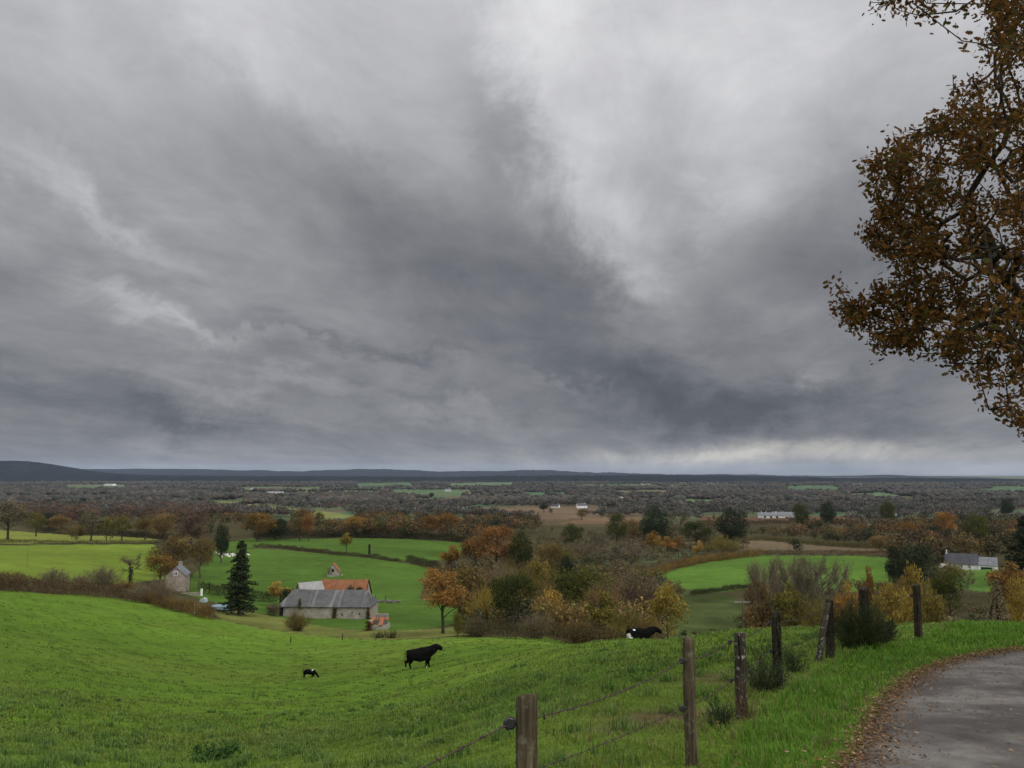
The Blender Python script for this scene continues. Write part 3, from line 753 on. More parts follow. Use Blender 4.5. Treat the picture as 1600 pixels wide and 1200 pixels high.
n3 = 500; i = rng.integers(0, len(edge), n3); off = -np.abs(rng.normal(size=n3)) * .9; Xc = edge[i, 0] + nrm[i, 0] * off; Yc = edge[i, 1] + nrm[i, 1] * off
X = np.concatenate([Xa, Xb, Xc]); Y = np.concatenate([Ya, Yb, Yc]); n = len(X)
lift = np.concatenate([np.full(len(Xa), .05), np.full(len(Xb), .045), np.full(len(Xc), .10)])
Z = hz(X, Y) + lift + .03 * rng.random(n) * (lift != .045)
cc_ = .85 * pal[rng.integers(0, len(pal), n)] * (.5 + .6 * rng.random((n, 1)))
tag(build('fallen_leaves', oak_leaves(np.stack([X, Y, Z], -1), (.017 + .034 * rng.random(n) ** 2.0), cc_, up=.35, curl=.35), m_attr('dead oak leaves', .8)), kind='stuff')

# ------------------------------------------------------------------ bushes and weeds on the fence line
def bush(name, px, base, wpx, hpx, dens, cols, label, cat, leaf=.035, stems=60, X=None, stemcol=(.04, .035, .02), spiky=True):
    X_, Y_, Z_ = post_at(px, base); wd = wpx * Y_ / F; ht = hpx * Y_ / F
    S = unit(stems); S[:, 2] = np.abs(S[:, 2]) + .35; S /= np.linalg.norm(S, axis=1)[:, None]
    S[:, 0] *= wd / 2 / max(ht, .01) * 1.15; S[:, 1] *= wd / 2 / max(ht, .01)
    L_ = ht * (.7 + .45 * rng.random(stems))
    base_ = np.stack([rng.normal(size=stems) * wd * .10, rng.normal(size=stems) * wd * .10, np.zeros(stems) - .03], -1)
    ch = [twigs(base_, S, L_, .006, np.tile(stemcol, (stems, 1)))]
    t = rng.random(dens) ** .6; k_ = rng.integers(0, stems, dens)
    Pn = base_[k_] + S[k_] * (L_[k_] * t)[:, None] + rng.normal(size=(dens, 3)) * ht * .055
    Pn[:, 2] = np.maximum(Pn[:, 2], .01)
    g = (.5 * rng.random(dens) + .5 * (k_ % 7) / 7)[:, None]
    cl = np.array(cols[0]) * (1 - g) + np.array(cols[1]) * g
    if spiky: ch.append(twigs(Pn, S[k_] * .8 + unit(dens) * .55, leaf * 2.2, leaf * .11, cl))
    else: ch.append(leaves(Pn, leaf * (.7 + .6 * rng.random(dens)), cl))
    return tag(build(name, ch, m_attr('bush leaves', .8, .15), None, (X_, Y_, Z_)), label, cat)
bush('broom_bush', 1192, 1080, 62, 66, 1500, [(.020, .032, .016), (.060, .085, .035)], 'sparse dark broom bush around the foot of the fourth fence post', 'bush', .05, 70)
bush('broom_bush', 1240, 1050, 44, 42, 700, [(.022, .034, .016), (.065, .085, .035)], 'small thin broom bush between the fourth post and the leaning pole', 'bush', .05, 40)
bush('gorse_bush', 1340, 1014, 96, 70, 6500, [(.018, .026, .011), (.062, .076, .030)], 'big dense dark gorse bush swallowing a fence post beside the lane', 'bush', .06, 150)
bush('gorse_bush', 1384, 1004, 40, 38, 1800, [(.016, .026, .012), (.05, .07, .03)], 'low dark gorse clump hugging the right side of the big bush', 'bush', .06, 50)
bush('broom_bush', 1126, 1138, 44, 48, 700, [(.020, .034, .016), (.05, .075, .03)], 'little sprig of broom growing left of the lichened post foot', 'bush', .04, 26)
bush('weed_clump', 1166, 1125, 60, 58, 380, [(.07, .045, .025), (.13, .085, .045)], 'dry brown weed stems at the foot of the lichened fence post', 'weeds', .03, 30, stemcol=(.10, .065, .04))
bush('weed_clump', 332, 1190, 70, 28, 900, [(.02, .05, .012), (.06, .12, .03)], 'dark green weed clump in the pasture at the bottom edge', 'weeds', .06, 60, spiky=False)
bush('weed_clump', 727, 1048, 10, 26, 30, [(.05, .035, .02), (.09, .06, .03)], 'single dead dock stem standing right of the bull', 'weeds', .10, 5, stemcol=(.05, .035, .02))
bush('weed_clump', 398, 1092, 26, 18, 60, [(.03, .05, .018), (.06, .08, .03)], 'dark thistle tuft in the open pasture below the calf', 'weeds', .10, 14)
bush('weed_clump', 640, 1072, 10, 22, 40, [(.05, .04, .02), (.08, .06, .03)], 'thin dead weed stalk below the bull in the grass', 'weeds', .10, 5, stemcol=(.05, .035, .02))
# rough darker tufts dotted over the farther pasture (stuff, part of the grass)
N = 6500; Yt = np.exp(rng.random(N) * (math.log(150) - math.log(16)) + math.log(16)); a = -.78 + 1.2 * rng.random(N); Xt = a * Yt
lim = np.interp(a, NE_A, NE_Y)
fX = np.interp(Yt, np.concatenate([[0], fy]), np.concatenate([[fx[0] - .9], fx]))
s_ = (Yt < lim - 2) & (Xt < np.where(Yt < yc, fX - .4, 1e9)) & (vnoise(Xt + Yt * .5, Yt - Xt * .4, 9, 33) + .7 * rng.random(N) > .62)
Xt, Yt = Xt[s_], Yt[s_]; k_ = 7; n = len(Xt) * k_
X = np.repeat(Xt, k_) + rng.normal(size=n) * .16; Y = np.repeat(Yt, k_) + rng.normal(size=n) * .10
dk = np.repeat(rng.random(len(Xt)), k_)[:, None]
cc_ = (np.array((.065, .105, .014)) * (1 - dk) + np.array((.125, .180, .030)) * dk) * (.8 + .4 * rng.random((n, 1)))
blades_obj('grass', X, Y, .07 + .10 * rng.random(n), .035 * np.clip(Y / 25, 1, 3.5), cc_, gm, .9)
# ------------------------------------------------------------------ tree prototypes (10 m tall, real trunks, limbs and leaf sprays)
LM = dict(
 rust=m_leaf('rust leaves', (.085, .046, .014), (.245, .135, .038)),
 orange=m_leaf('orange leaves', (.130, .070, .018), (.32, .185, .045)),
 brown=m_leaf('brown leaves', (.070, .050, .019), (.205, .145, .052)),
 gold=m_leaf('gold leaves', (.135, .094, .020), (.38, .275, .056)),
 olive=m_leaf('olive leaves', (.055, .050, .012), (.205, .170, .038)),
 green=m_leaf('green leaves', (.022, .034, .009), (.085, .090, .019)),
 dark=m_leaf('dark evergreen leaves', (.011, .018, .009), (.040, .052, .022), .08),
 grey=m_leaf('grey brown twigs', (.070, .058, .034), (.185, .150, .088), .1),
 purple=m_leaf('purple brown twigs', (.055, .038, .027), (.125, .085, .054), .1),
 pale=m_leaf('pale twigs', (.085, .072, .044), (.19, .155, .092), .1))
bark = m_noise('bark', (.022, .018, .013), (.075, .062, .047), 6, stretch=(3, 3, .5), bump=.5)
palebark = m_noise('pale bark', (.06, .052, .038), (.17, .15, .115), 6, stretch=(3, 3, .5), bump=.5)
ivyb = m_noise('ivied bark', (.012, .018, .008), (.045, .045, .022), 5, bump=.6)

def limbs(h, cb, w, r0, nl, r):
    """trunk plus limbs; returns chunks and limb end points"""
    zs = np.linspace(-.3, h * .78, 9)
    path = np.stack([np.cumsum(r.normal(size=9)) * .06, np.cumsum(r.normal(size=9)) * .06, zs], -1)
    path[:2, :2] = 0
    ch = tube(path, r0 * np.array([1.5, 1.05, .95, .85, .72, .58, .44, .3, .14]), 7)
    ends = []
    for i in range(nl):
        z0 = cb * .8 + (h * .7 - cb * .8) * (i + .3) / nl; th = i * 2.4 + r.random() * .8
        s = math.sqrt(max(.15, 1 - ((z0 - cb) / (h - cb) - .35) ** 2 * 1.6))
        L_ = w * .44 * s; up = .35 + .5 * r.random()
        c0 = np.array([np.interp(z0, zs, path[:, 0]), np.interp(z0, zs, path[:, 1]), z0])
        d = np.array([math.cos(th), math.sin(th), 0])
        pp = [c0, c0 + d * L_ * .4 + (0, 0, L_ * up * .5), c0 + d * L_ * .75 + (0, 0, L_ * up * .8), c0 + d * L_ + (0, 0, L_ * up)]
        q_ = r0 * .42
        ch += tube(pp, [q_, q_ * .7, q_ * .4, q_ * .15], 5)
        ends.append(pp[3]); ends.append(pp[2])
    return ch, np.array(ends)

def crown(h, cb, w, nb, nleaf, size, r, top=1.0, lop=.0, gap=.35):
    """clumps of leaf sprays spread through an uneven crown volume"""
    c = np.array([0, 0, (h + cb) / 2]); ax = np.array([w / 2, w / 2, (h - cb) / 2])
    B = unit(nb, r) * (.45 + .42 * r.random((nb, 1))); B[:, 2] = B[:, 2] * .95 + .05
    shrink = np.where(B[:, 2] > 0, 1 - (1 - top) * B[:, 2], 1 + lop * B[:, 2])
    B[:, :2] *= shrink[:, None]
    rad = (.26 + .20 * r.random(nb)); tone = r.random(nb)
    k_ = r.integers(0, nb, nleaf)
    d = unit(nleaf, r); d[:, 2] = np.where(r.random(nleaf) < .3, np.abs(d[:, 2]), d[:, 2])
    s = rad[k_] * (r.random(nleaf) ** gap) * 1.05
    Q = B[k_] + d * s[:, None]
    Pn = c + Q * ax
    t = np.clip(tone[k_] * .55 + .45 * r.random(nleaf) + .12 * d[:, 2], 0, 1)
    Pn[:, 2] = np.maximum(Pn[:, 2], .05)
    return leaves(Pn, size * (.6 + .8 * r.random(nleaf)), np.repeat(t[:, None], 3, 1), r)

def bare(h, cb, w, r0, r, nl=15, nt_=2600, tw=.026, fan=.5):
    ch, ends = limbs(h, cb, w, r0, nl, r)
    P_, D_ = [], []
    for e in ends:
        o_ = np.array([0, 0, cb + (e[2] - cb) * .25]); d = e - o_
        for _ in range(4):
            dd = d / np.linalg.norm(d) + unit(1, r)[0] * .75 + (0, 0, .25); dd /= np.linalg.norm(dd)
            st_ = e - d * .3 * r.random(); L_ = h * .16 * (.6 + .8 * r.random())
            ch += tube([st_, st_ + dd * L_ * .5 + unit(1, r)[0] * .06, st_ + dd * L_], [.028, .02, .01], 3, False)
            m_ = max(4, nt_ // (len(ends) * 4)); t = r.random(m_)
            P_.append(st_ + dd * L_ * t[:, None]); D_.append(dd * .8 + unit(m_, r) * .85)
    P_ = np.vstack(P_); D_ = np.vstack(D_); D_ /= np.linalg.norm(D_, axis=1)[:, None]
    n = len(P_)
    return ch, twigs(P_, D_, h * .085 * (.5 + r.random(n)), tw, np.repeat(r.random((n, 1)), 3, 1), r)

PROTO = {}
def proto(key, name, cr, tr, bm, w):
    """keep the meshes of one kind of tree; each placed tree gets its own crown and trunk objects"""
    me = []
    for nm, ch, mt in (('crown', cr, LM['rust']), ('trunk', tr, bm)):
        if ch is None: me.append(None); continue
        o = build(nm, ch, mt); me.append(o.data); bpy.data.objects.remove(o)
    PROTO[key] = (name, me[0], me[1], w)
def R_(s): return np.random.default_rng(s)
for s in range(3):
    r = R_(100 + s); tr, e = limbs(10, 2.2, 9, .26, 9, r); proto(f'oak{s}', 'broadleaf_tree', [crown(10, 2.0, 9.4, 26, 5200, .34, r, .9)], tr, bark, 9.4)
for s in range(2):
    r = R_(120 + s); tr, e = limbs(10, 2.6, 6.6, .2, 9, r); proto(f'small{s}', 'broadleaf_tree', [crown(10, 2.4, 7.2, 20, 2600, .42, r, .85)], tr, bark, 7.2)
for s in range(2):
    r = R_(130 + s); tr, e = limbs(10, 2.4, 7, .22, 10, r); proto(f'loose{s}', 'broadleaf_tree', [crown(10, 2.6, 7.4, 30, 3000, .34, r, .8, gap=.6)], tr, ivyb, 7.4)
for s in range(2):
    r = R_(140 + s); tr, e = limbs(10, 1.2, 9, .3, 9, r); proto(f'dense{s}', 'broadleaf_tree', [crown(10, .6, 9.6, 34, 6500, .36, r, .9)], tr, bark, 9.6)
for s in range(3):
    r = R_(150 + s); ch, tw = bare(10, 2.4, 7.5, .20, r); proto(f'bare{s}', 'bare_tree', [tw], ch, palebark, 8.2)
for s in range(2):
    r = R_(160 + s); ch, tw = bare(10, 3.2, 3.2, .15, r, 15, 2200, .026); proto(f'slim{s}', 'bare_tree', [tw], ch, palebark, 4.4)
# round twiggy willow or hazel bushes: many stems from the ground, fine twig haze with some leaf
for s in range(3):
    r = R_(170 + s); n = 90
    S = unit(n, r); S[:, 2] = np.abs(S[:, 2]) + .5; S /= np.linalg.norm(S, axis=1)[:, None]; S[:, :2] *= .95
    L_ = 8.2 * (.75 + .3 * r.random(n)); b0 = np.stack([r.normal(size=n) * .7, r.normal(size=n) * .7, np.full(n, -.2)], -1)
    stem = twigs(b0, S, L_, .055, np.full((n, 3), .2), r)
    m_ = 4600; k_ = r.integers(0, n, m_); t = r.random(m_) ** .55
    Pn = b0[k_] + S[k_] * (L_[k_] * t)[:, None] + r.normal(size=(m_, 3)) * .45; Pn[:, 2] = np.maximum(Pn[:, 2], .1)
    D_ = S[k_] + unit(m_, r) * .5; D_ /= np.linalg.norm(D_, axis=1)[:, None]
    tone = np.clip(.45 * ((k_ * 7919) % 97) / 97 + .5 * r.random(m_) + .1 * t, 0, 1)
    proto(f'fuzz{s}', 'bushy_shrub', [twigs(Pn[:2600], D_[:2600], 1.3, .05, np.repeat(tone[:2600, None], 3, 1), r), leaves(Pn[2000:], .34, np.repeat(tone[2000:, None], 3, 1), r)], [stem[:3]], bark, 10.0)
for s in range(2):
    r = R_(180 + s); proto(f'bush{s}', 'leafy_bush', [crown(10, 0.0, 11, 30, 3600, .55, r, .9)], [twigs(np.zeros((14, 3)), unit(14, r) * .4 + (0, 0, .9), 6.0, .14, np.full((14, 3), .2), r)[:3]], bark, 11.0)
# spruce: drooping tiers of branches
r = R_(190); Pn, tone, br_ = [], [], tube([(0, 0, -.2), (0, 0, 5), (0.03, 0, 9.8)], [.20, .12, .02], 7)
for z in np.linspace(.95, 9.75, 34):
    L_ = (2.28 * (1 - (z / 10.2)) ** .62 + .10) * (.72 + .5 * r.random())
    nb_ = 9 if z < 8 else 6
    for i in range(nb_):
        th = r.random() * 6.28; l2 = L_ * (.6 + .55 * r.random()); m_ = int(10 + 26 * l2)
        t = r.random(m_) ** .7; x = t * l2
        zz = z - .34 * x + .10 * x * x - .18 * r.random(m_) * (.3 + t)
        wv_ = r.normal(size=m_) * .14 * (1.1 - t * .6)
        Pn.append(np.stack([math.cos(th) * x - math.sin(th) * wv_, math.sin(th) * x + math.cos(th) * wv_, zz], -1)); tone.append(r.random() * .5 + .5 * r.random(m_))
        br_ += tube([(0, 0, z), (math.cos(th) * l2 * .9, math.sin(th) * l2 * .9, z - .3 * l2)], [.03, .006], 3, False)
Pn = np.vstack(Pn); tone = np.concatenate(tone)
proto('spruce', 'spruce_tree', [leaves(Pn, .26 * (.6 + .8 * r.random(len(Pn))), np.repeat(tone[:, None], 3, 1), r, asp=.45)], br_, bark, 4.6)
# ivy-clad pollard: thick ivied stem, fan of bare branches on top
r = R_(195); ch, tw = bare(10, 5.2, 5.0, .26, r, 10, 1300, .026)
iv = np.stack([r.normal(size=900) * .34, r.normal(size=900) * .34, r.random(900) * 5.6], -1)
proto('pollard', 'pollard_tree', [tw], ch + [(lambda L: (L[0], L[1], 0))(leaves(iv, .3, np.full((900, 3), .1), r))], ivyb, 5.4)

TN = []
def tree(key, mat, px, top, wpx, label, base=None, Y=None, ymin=60, cat=None, group=None, sink=0.0):
    name, cm, tm, pw = PROTO[key]
    if base is not None: X, Y, Z = at(px, base, ymin)
    else:
        X = Y * ray(px, 860)[0]; Z = h1(X, Y)
    d = Y * CP
    h = Y * ray(px, top)[1] - Z
    if h < .8: h = .8
    s = wpx * d / F / pw
    root = empty(name, (X, Y, Z - sink), rng.random() * 6.28, label, cat or ('tree' if 'tree' in name else 'bush'), group)
    c = bpy.data.objects.new('crown', cm); C.objects.link(c); c.parent = root
    c.material_slots[0].link = 'OBJECT'; c.material_slots[0].material = LM[mat]
    t = bpy.data.objects.new('trunk' if 'tree' in name else 'stems', tm); C.objects.link(t); t.parent = root
    root.scale = (s, s, h / 10.0)
    TN.append((px, base, top, Y, h))
    return root
# ------------------------------------------------------------------ the trees one can tell apart
# front row beyond the pasture edge
tree('loose0', 'orange', 692, 879, 78, 'thin orange tree with ivied black trunk at pasture edge right of the long barn', 990, ymin=90)
tree('oak0', 'green', 800, 893, 84, 'dark green round oak at the pasture edge right of the orange tree', 989, ymin=90)
tree('small0', 'olive', 935, 918, 54, 'upright olive-gold tree standing above the black and white cow', Y=142)
tree('small1', 'gold', 1040, 915, 60, 'yellow-gold round tree right of the cow at the valley edge', Y=138)
tree('fuzz0', 'brown', 886, 928, 72, 'rounded brown willow bush left of the olive-gold tree', Y=152)
tree('fuzz1', 'olive', 984, 942, 66, 'low olive willow bush between the olive-gold tree and yellow-gold tree', Y=150)
tree('bush0', 'gold', 858, 922, 52, 'gold leafy bush behind the dark green oak', Y=165)
tree('fuzz2', 'grey', 838, 950, 44, 'small grey-brown bush at the foot of the dark green oak', Y=140)
tree('fuzz0', 'brown', 905, 962, 50, 'low brown scrub bush under the olive-gold tree', Y=132)
tree('fuzz1', 'grey', 745, 958, 48, 'thin grey scrub between orange tree and dark green oak', Y=137)
tree('bush1', 'olive', 716, 955, 18, 'small ivy bush against the trunk of the orange tree', Y=134)
tree('fuzz2', 'brown', 1005, 955, 44, 'dark brown bush just left of the yellow-gold tree', Y=146)
tree('fuzz1', 'olive', 960, 965, 36, 'small olive scrub bush directly behind the cow', Y=136)
# second rank in the valley wood
tree('dense0', 'green', 905, 880, 92, 'wide dark holm oak in the middle of the valley wood', Y=195)
tree('fuzz0', 'purple', 985, 886, 92, 'big grey-purple willow clump right of the dark holm oak', Y=200)
tree('fuzz1', 'brown', 940, 895, 60, 'brown willow clump in front of the dark holm oak', Y=182)
tree('bush0', 'brown', 745, 885, 86, 'broad golden-brown bushy tree behind the thin orange tree', Y=178)
tree('fuzz2', 'olive', 805, 880, 60, 'olive-brown willow behind the dark green oak', Y=205)
tree('fuzz0', 'gold', 760, 905, 50, 'gold-tinted willow between the golden-brown tree and oak', Y=168)
tree('fuzz1', 'brown', 838, 893, 48, 'brown bush showing right of the dark green oak crown', Y=190)
tree('small0', 'orange', 704, 848, 38, 'small rounded red-orange tree at the corner of the upper field', 893, ymin=150)
tree('oak1', 'rust', 775, 822, 96, 'broad rust-brown oak above the valley wood', Y=330)
tree('oak2', 'rust', 742, 838, 50, 'rust-brown oak at the left shoulder of the broad rust oak', Y=345)
tree('oak0', 'brown', 858, 846, 56, 'brown-orange rounded oak right of the broad rust oak', Y=290)
tree('dense1', 'green', 812, 830, 44, 'dark green tree overlapping the right edge of the broad rust oak', Y=318)
tree('fuzz1', 'brown', 800, 858, 60, 'brown brush in front of the broad rust oak', Y=262)
tree('bush1', 'olive', 842, 868, 46, 'olive bush below the brown-orange oak', Y=250)
tree('fuzz2', 'grey', 780, 866, 52, 'grey willow brush low in front of the broad rust oak', Y=235)
tree('bush0', 'dark', 885, 872, 42, 'small dark bush left of the wide dark holm oak', Y=232)
tree('fuzz0', 'olive', 722, 872, 46, 'olive brush right of the small red-orange tree', Y=228)
tree('bare0', 'grey', 970, 836, 70, 'leafless grey tree with spreading limbs over the plantation', 886, ymin=200)
tree('bare2', 'grey', 1000, 848, 36, 'slimmer leafless tree right of the spreading grey one', 884, ymin=200)
tree('slim0', 'pale', 936, 824, 26, 'pale whitish poplar in the scrub left of the dark conifers', Y=420)
tree('fuzz1', 'grey', 908, 834, 44, 'grey willow mound left of the pale poplar', Y=410)
tree('fuzz2', 'olive', 875, 845, 44, 'olive willow mound in the scrub below the ploughed fields', Y=380)
tree('dense0', 'green', 896, 817, 34, 'dark bush in the scrub below the ploughed fields', Y=470)
# around the dark pines in the centre right
tree('dense1', 'dark', 1022, 790, 50, 'tallest black-green pine clump in the middle distance', Y=520)
tree('oak1', 'green', 964, 802, 38, 'dark green tree left of the tallest pine clump', Y=505)
tree('bare1', 'brown', 1060, 797, 34, 'brown leafless tree right of the tallest pine clump', Y=530)
tree('dense1', 'dark', 1148, 795, 54, 'wide dark evergreen right of the brown leafless tree', Y=500)
tree('oak0', 'green', 1088, 812, 46, 'lower dark green tree between pine clump and wide evergreen', Y=490)
tree('small1', 'orange', 1020, 832, 30, 'bright orange-yellow tree glowing in front of the pine clump', Y=440)
tree('small0', 'orange', 1043, 836, 26, 'bright orange bush right beside the glowing orange-yellow tree', Y=445)
tree('small1', 'rust', 1060, 838, 22, 'rust bush ending the row of orange trees before the pines', Y=450)
tree('small0', 'gold', 1090, 842, 20, 'small golden bush standing alone in the stubble edge', Y=430)
tree('fuzz0', 'olive', 1130, 830, 44, 'olive bush below the wide dark evergreen', Y=455)
tree('oak1', 'brown', 990, 812, 34, 'brown tree just left of the tallest pine clump', Y=540)
tree('bare2', 'brown', 1118, 800, 30, 'brown twiggy tree left of the wide dark evergreen', Y=560)
# row along the upper field edge
tree('oak0', 'rust', 402, 799, 54, 'rust oak at the left end of the row along the upper field', 846, ymin=250)
tree('oak1', 'brown', 468, 796, 42, 'golden-brown oak in the row along the upper field', 845, ymin=250)
tree('oak2', 'rust', 482, 800, 24, 'narrow rust oak touching the golden-brown one', 846, ymin=250)
tree('dense0', 'dark', 430, 808, 40, 'dark holly between the rust oak and the golden-brown oak', 843, ymin=250)
tree('small0', 'gold', 541, 830, 23, 'small golden tree standing alone on the field hedge', 864, ymin=200)
tree('oak1', 'brown', 517, 812, 40, 'brown bushy tree behind the small golden tree', Y=520)
tree('oak0', 'orange', 556, 806, 40, 'orange-brown oak in the dark belt behind the upper field', Y=530)
tree('dense1', 'green', 586, 812, 42, 'dark green oak in the belt behind the upper field', Y=510)
tree('oak2', 'olive', 612, 815, 32, 'olive oak right of the dark green one in the belt', Y=515)
tree('dense0', 'dark', 640, 822, 44, 'dark low tree in the belt behind the upper field', Y=505)
tree('oak1', 'rust', 670, 806, 40, 'rust oak toward the right end of the belt', Y=540)
tree('oak2', 'rust', 702, 800, 44, 'rust-red oak closing the belt above the small red-orange tree', Y=550)
tree('small1', 'olive', 497, 800, 18, 'slim grey-green tree against the pale hillside field', Y=640)
# left side: row on the strip field
tree('loose0', 'grey', 12, 778, 62, 'tall grey-brown tree at the left edge of the picture', 843, ymin=150)
tree('loose1', 'olive', 56, 800, 34, 'brown leafy tree second in the row on the left strip field', 838, ymin=150)
tree('oak2', 'brown', 92, 803, 36, 'low brown oak behind the left strip field', Y=560)
tree('loose1', 'grey', 142, 797, 40, 'grey-brown leaning tree in the middle of the left row', 845, ymin=150)
tree('small1', 'olive', 166, 808, 24, 'slim olive tree right of the leaning grey-brown tree', 845, ymin=150)
tree('loose0', 'olive', 190, 802, 34, 'rounded grey tree with bare stem on the left row', 845, ymin=150)
tree('oak0', 'brown', 256, 800, 44, 'brown tree at the right end of the left row', 848, ymin=150)
tree('oak1', 'purple', 298, 806, 56, 'purple-brown tree behind the copse of the stone house', Y=420)
tree('fuzz0', 'brown', 118, 815, 40, 'brown hedge tree between leaning tree and low brown oak', Y=520)
tree('dense0', 'dark', 75, 800, 26, 'dark ivied tree in the wood edge on the left', Y=640)
tree('oak2', 'brown', 226, 806, 34, 'brown bushy tree left of the right end of the left row', Y=470)
# stone house copse
tree('oak1', 'brown', 272, 838, 66, 'wide yellow-brown oak behind the stone house', Y=262)
tree('oak2', 'brown', 314, 838, 46, 'brown oak right of the wide yellow-brown one', Y=270)
tree('oak0', 'rust', 252, 866, 52, 'bright rust tree leaning over the left of the stone house', Y=238)
tree('dense1', 'dark', 346, 818, 28, 'dark ivied tree right of the brown oak above the white cattle', Y=330)
tree('pollard', 'grey', 203, 861, 30, 'ivied pollard with bare branch fan in the long hedge', 918, ymin=100)
tree('fuzz2', 'pale', 157, 876, 46, 'pale twiggy bush rising from the long hedge', 922, ymin=100)
tree('fuzz1', 'pale', 82, 880, 36, 'smaller pale twiggy bush rising from the long hedge', 918, ymin=100)
tree('fuzz0', 'grey', 122, 892, 30, 'grey twiggy sprout between the two pale bushes', 920, ymin=100)
tree('fuzz1', 'grey', 240, 895, 54, 'grey-brown tangled bush left of the stone house', 942, ymin=110)
tree('fuzz2', 'brown', 10, 886, 40, 'brown twig mound at the left end of the long hedge', 918, ymin=100)
tree('fuzz0', 'brown', 187, 902, 36, 'brown twig mound at the foot of the pollard', 925, ymin=100)
tree('spruce', 'dark', 373, 842, 58, 'tall dark spruce left of the long barn', 961, ymin=120)
# farm bushes
tree('fuzz0', 'brown', 466, 946, 32, 'round brown bush in front of the long barn', 986, ymin=100)
tree('small0', 'gold', 440, 905, 40, 'yellowing tree at the left end of the long barn', Y=216)
tree('bush0', 'dark', 456, 920, 34, 'dark bush between yellowing tree and grey shed', Y=212)
tree('bush1', 'grey', 428, 942, 26, 'grey-green bush left of the long barn wall', 962, ymin=150)
# right side: bare clump, evergreen, house trees
tree('slim0', 'pale', 1184, 864, 34, 'leftmost leafless tall tree of the bare clump on the valley bank', Y=178)
tree('bare1', 'grey', 1196, 868, 50, 'leafless ivied tree in the front of the bare clump', Y=168)
tree('slim1', 'pale', 1215, 866, 36, 'thin leafless tree left of centre in the bare clump', Y=182)
tree('bare0', 'pale', 1240, 862, 56, 'broad hazy leafless tree at the centre of the bare clump', Y=180)
tree('slim0', 'grey', 1256, 866, 36, 'thin grey leafless tree right of centre in the bare clump', Y=174)
tree('bare2', 'pale', 1284, 864, 60, 'hazy leafless tree at the right end of the bare clump', Y=184)
tree('bare2', 'pale', 1226, 862, 60, 'wide pale leafless tree just behind the broad hazy one', Y=196)
tree('bare1', 'pale', 1266, 863, 56, 'pale feathery leafless tree between the thin grey one and the right end', Y=198)
tree('bare0', 'grey', 1308, 868, 46, 'small grey feathery tree past the right end of the bare clump', Y=188)
tree('bush1', 'olive', 1232, 912, 60, 'olive thicket bush at the foot of the bare clump', Y=165)
tree('bush0', 'brown', 1180, 910, 50, 'brown thicket at the left foot of the bare clump', Y=168)
tree('fuzz0', 'olive', 1282, 915, 56, 'olive willow brush at the right foot of the bare clump', Y=160)
tree('bush1', 'orange', 1324, 912, 52, 'orange-rust bush behind the leaning pole', Y=120)
tree('small0', 'rust', 1350, 878, 26, 'small upright rust tree in front of the right green field', Y=190)
tree('bush0', 'gold', 1384, 915, 64, 'yellow-green bush behind the broken topped post', Y=118)
tree('bush1', 'olive', 1446, 910, 48, 'olive-gold bush right of the straight lone post', Y=116)
tree('fuzz1', 'brown', 1400, 888, 46, 'brown bush below the dark round evergreen', Y=175)
tree('dense0', 'dark', 1422, 843, 68, 'dark round evergreen oak left of the white house', Y=255)
tree('dense1', 'dark', 1395, 852, 26, 'smaller dark tree hugging the left of the round evergreen', Y=262)
tree('bush0', 'gold', 1420, 885, 40, 'golden bush in front of the dark round evergreen', Y=160)
tree('oak2', 'green', 1478, 886, 56, 'dark green tree in front of the white house left end', Y=165)
tree('fuzz2', 'olive', 1484, 870, 36, 'olive-brown garden bush at the left end of the white house', Y=285)
tree('bare2', 'grey', 1513, 886, 24, 'small leafless tree on the lawn below the white house', 934, ymin=150)
tree('bush1', 'rust', 1582, 880, 78, 'rust-red beech bush right of the white house lawn', Y=170)
tree('bush0', 'gold', 1590, 906, 50, 'yellow bush behind the strutted corner post', Y=112)
tree('spruce', 'dark', 1606, 803, 84, 'broad dark fir at the right edge beside the white house', Y=258)
tree('dense0', 'dark', 1622, 812, 60, 'dark evergreen cut off by the right edge of the picture', Y=270)
tree('oak1', 'orange', 1478, 800, 40, 'orange-brown oak in the right hand wood', Y=480)
tree('dense1', 'green', 1530, 803, 44, 'dark oak in the wood above the white house', Y=420)
tree('dense0', 'dark', 1462, 818, 24, 'small dark tree in the wood left of the dark oak', Y=460)
tree('oak2', 'rust', 1418, 814, 34, 'rust tree in the wood above the dark round evergreen', Y=470)
tree('oak0', 'brown', 1375, 836, 36, 'brown oak at the edge of the stubble field', Y=430)
tree('dense1', 'dark', 1295, 783, 28, 'dark evergreen beside the grey farm roofs on the right', Y=720)
tree('dense0', 'green', 1254, 784, 26, 'dark evergreen nearest the grey farm roofs', Y=730)
tree('oak2', 'green', 1388, 781, 28, 'dark tree group standing up from the right hand wood', Y=700)
tree('small0', 'green', 1549, 795, 15, 'left of two round trees in the far right green field', 810, ymin=400)
tree('small1', 'green', 1566, 797, 12, 'right of two round trees in the far right green field', 811, ymin=400)
tree('dense1', 'dark', 1578, 778, 22, 'rounded dark tree beyond the two round field trees', Y=900)
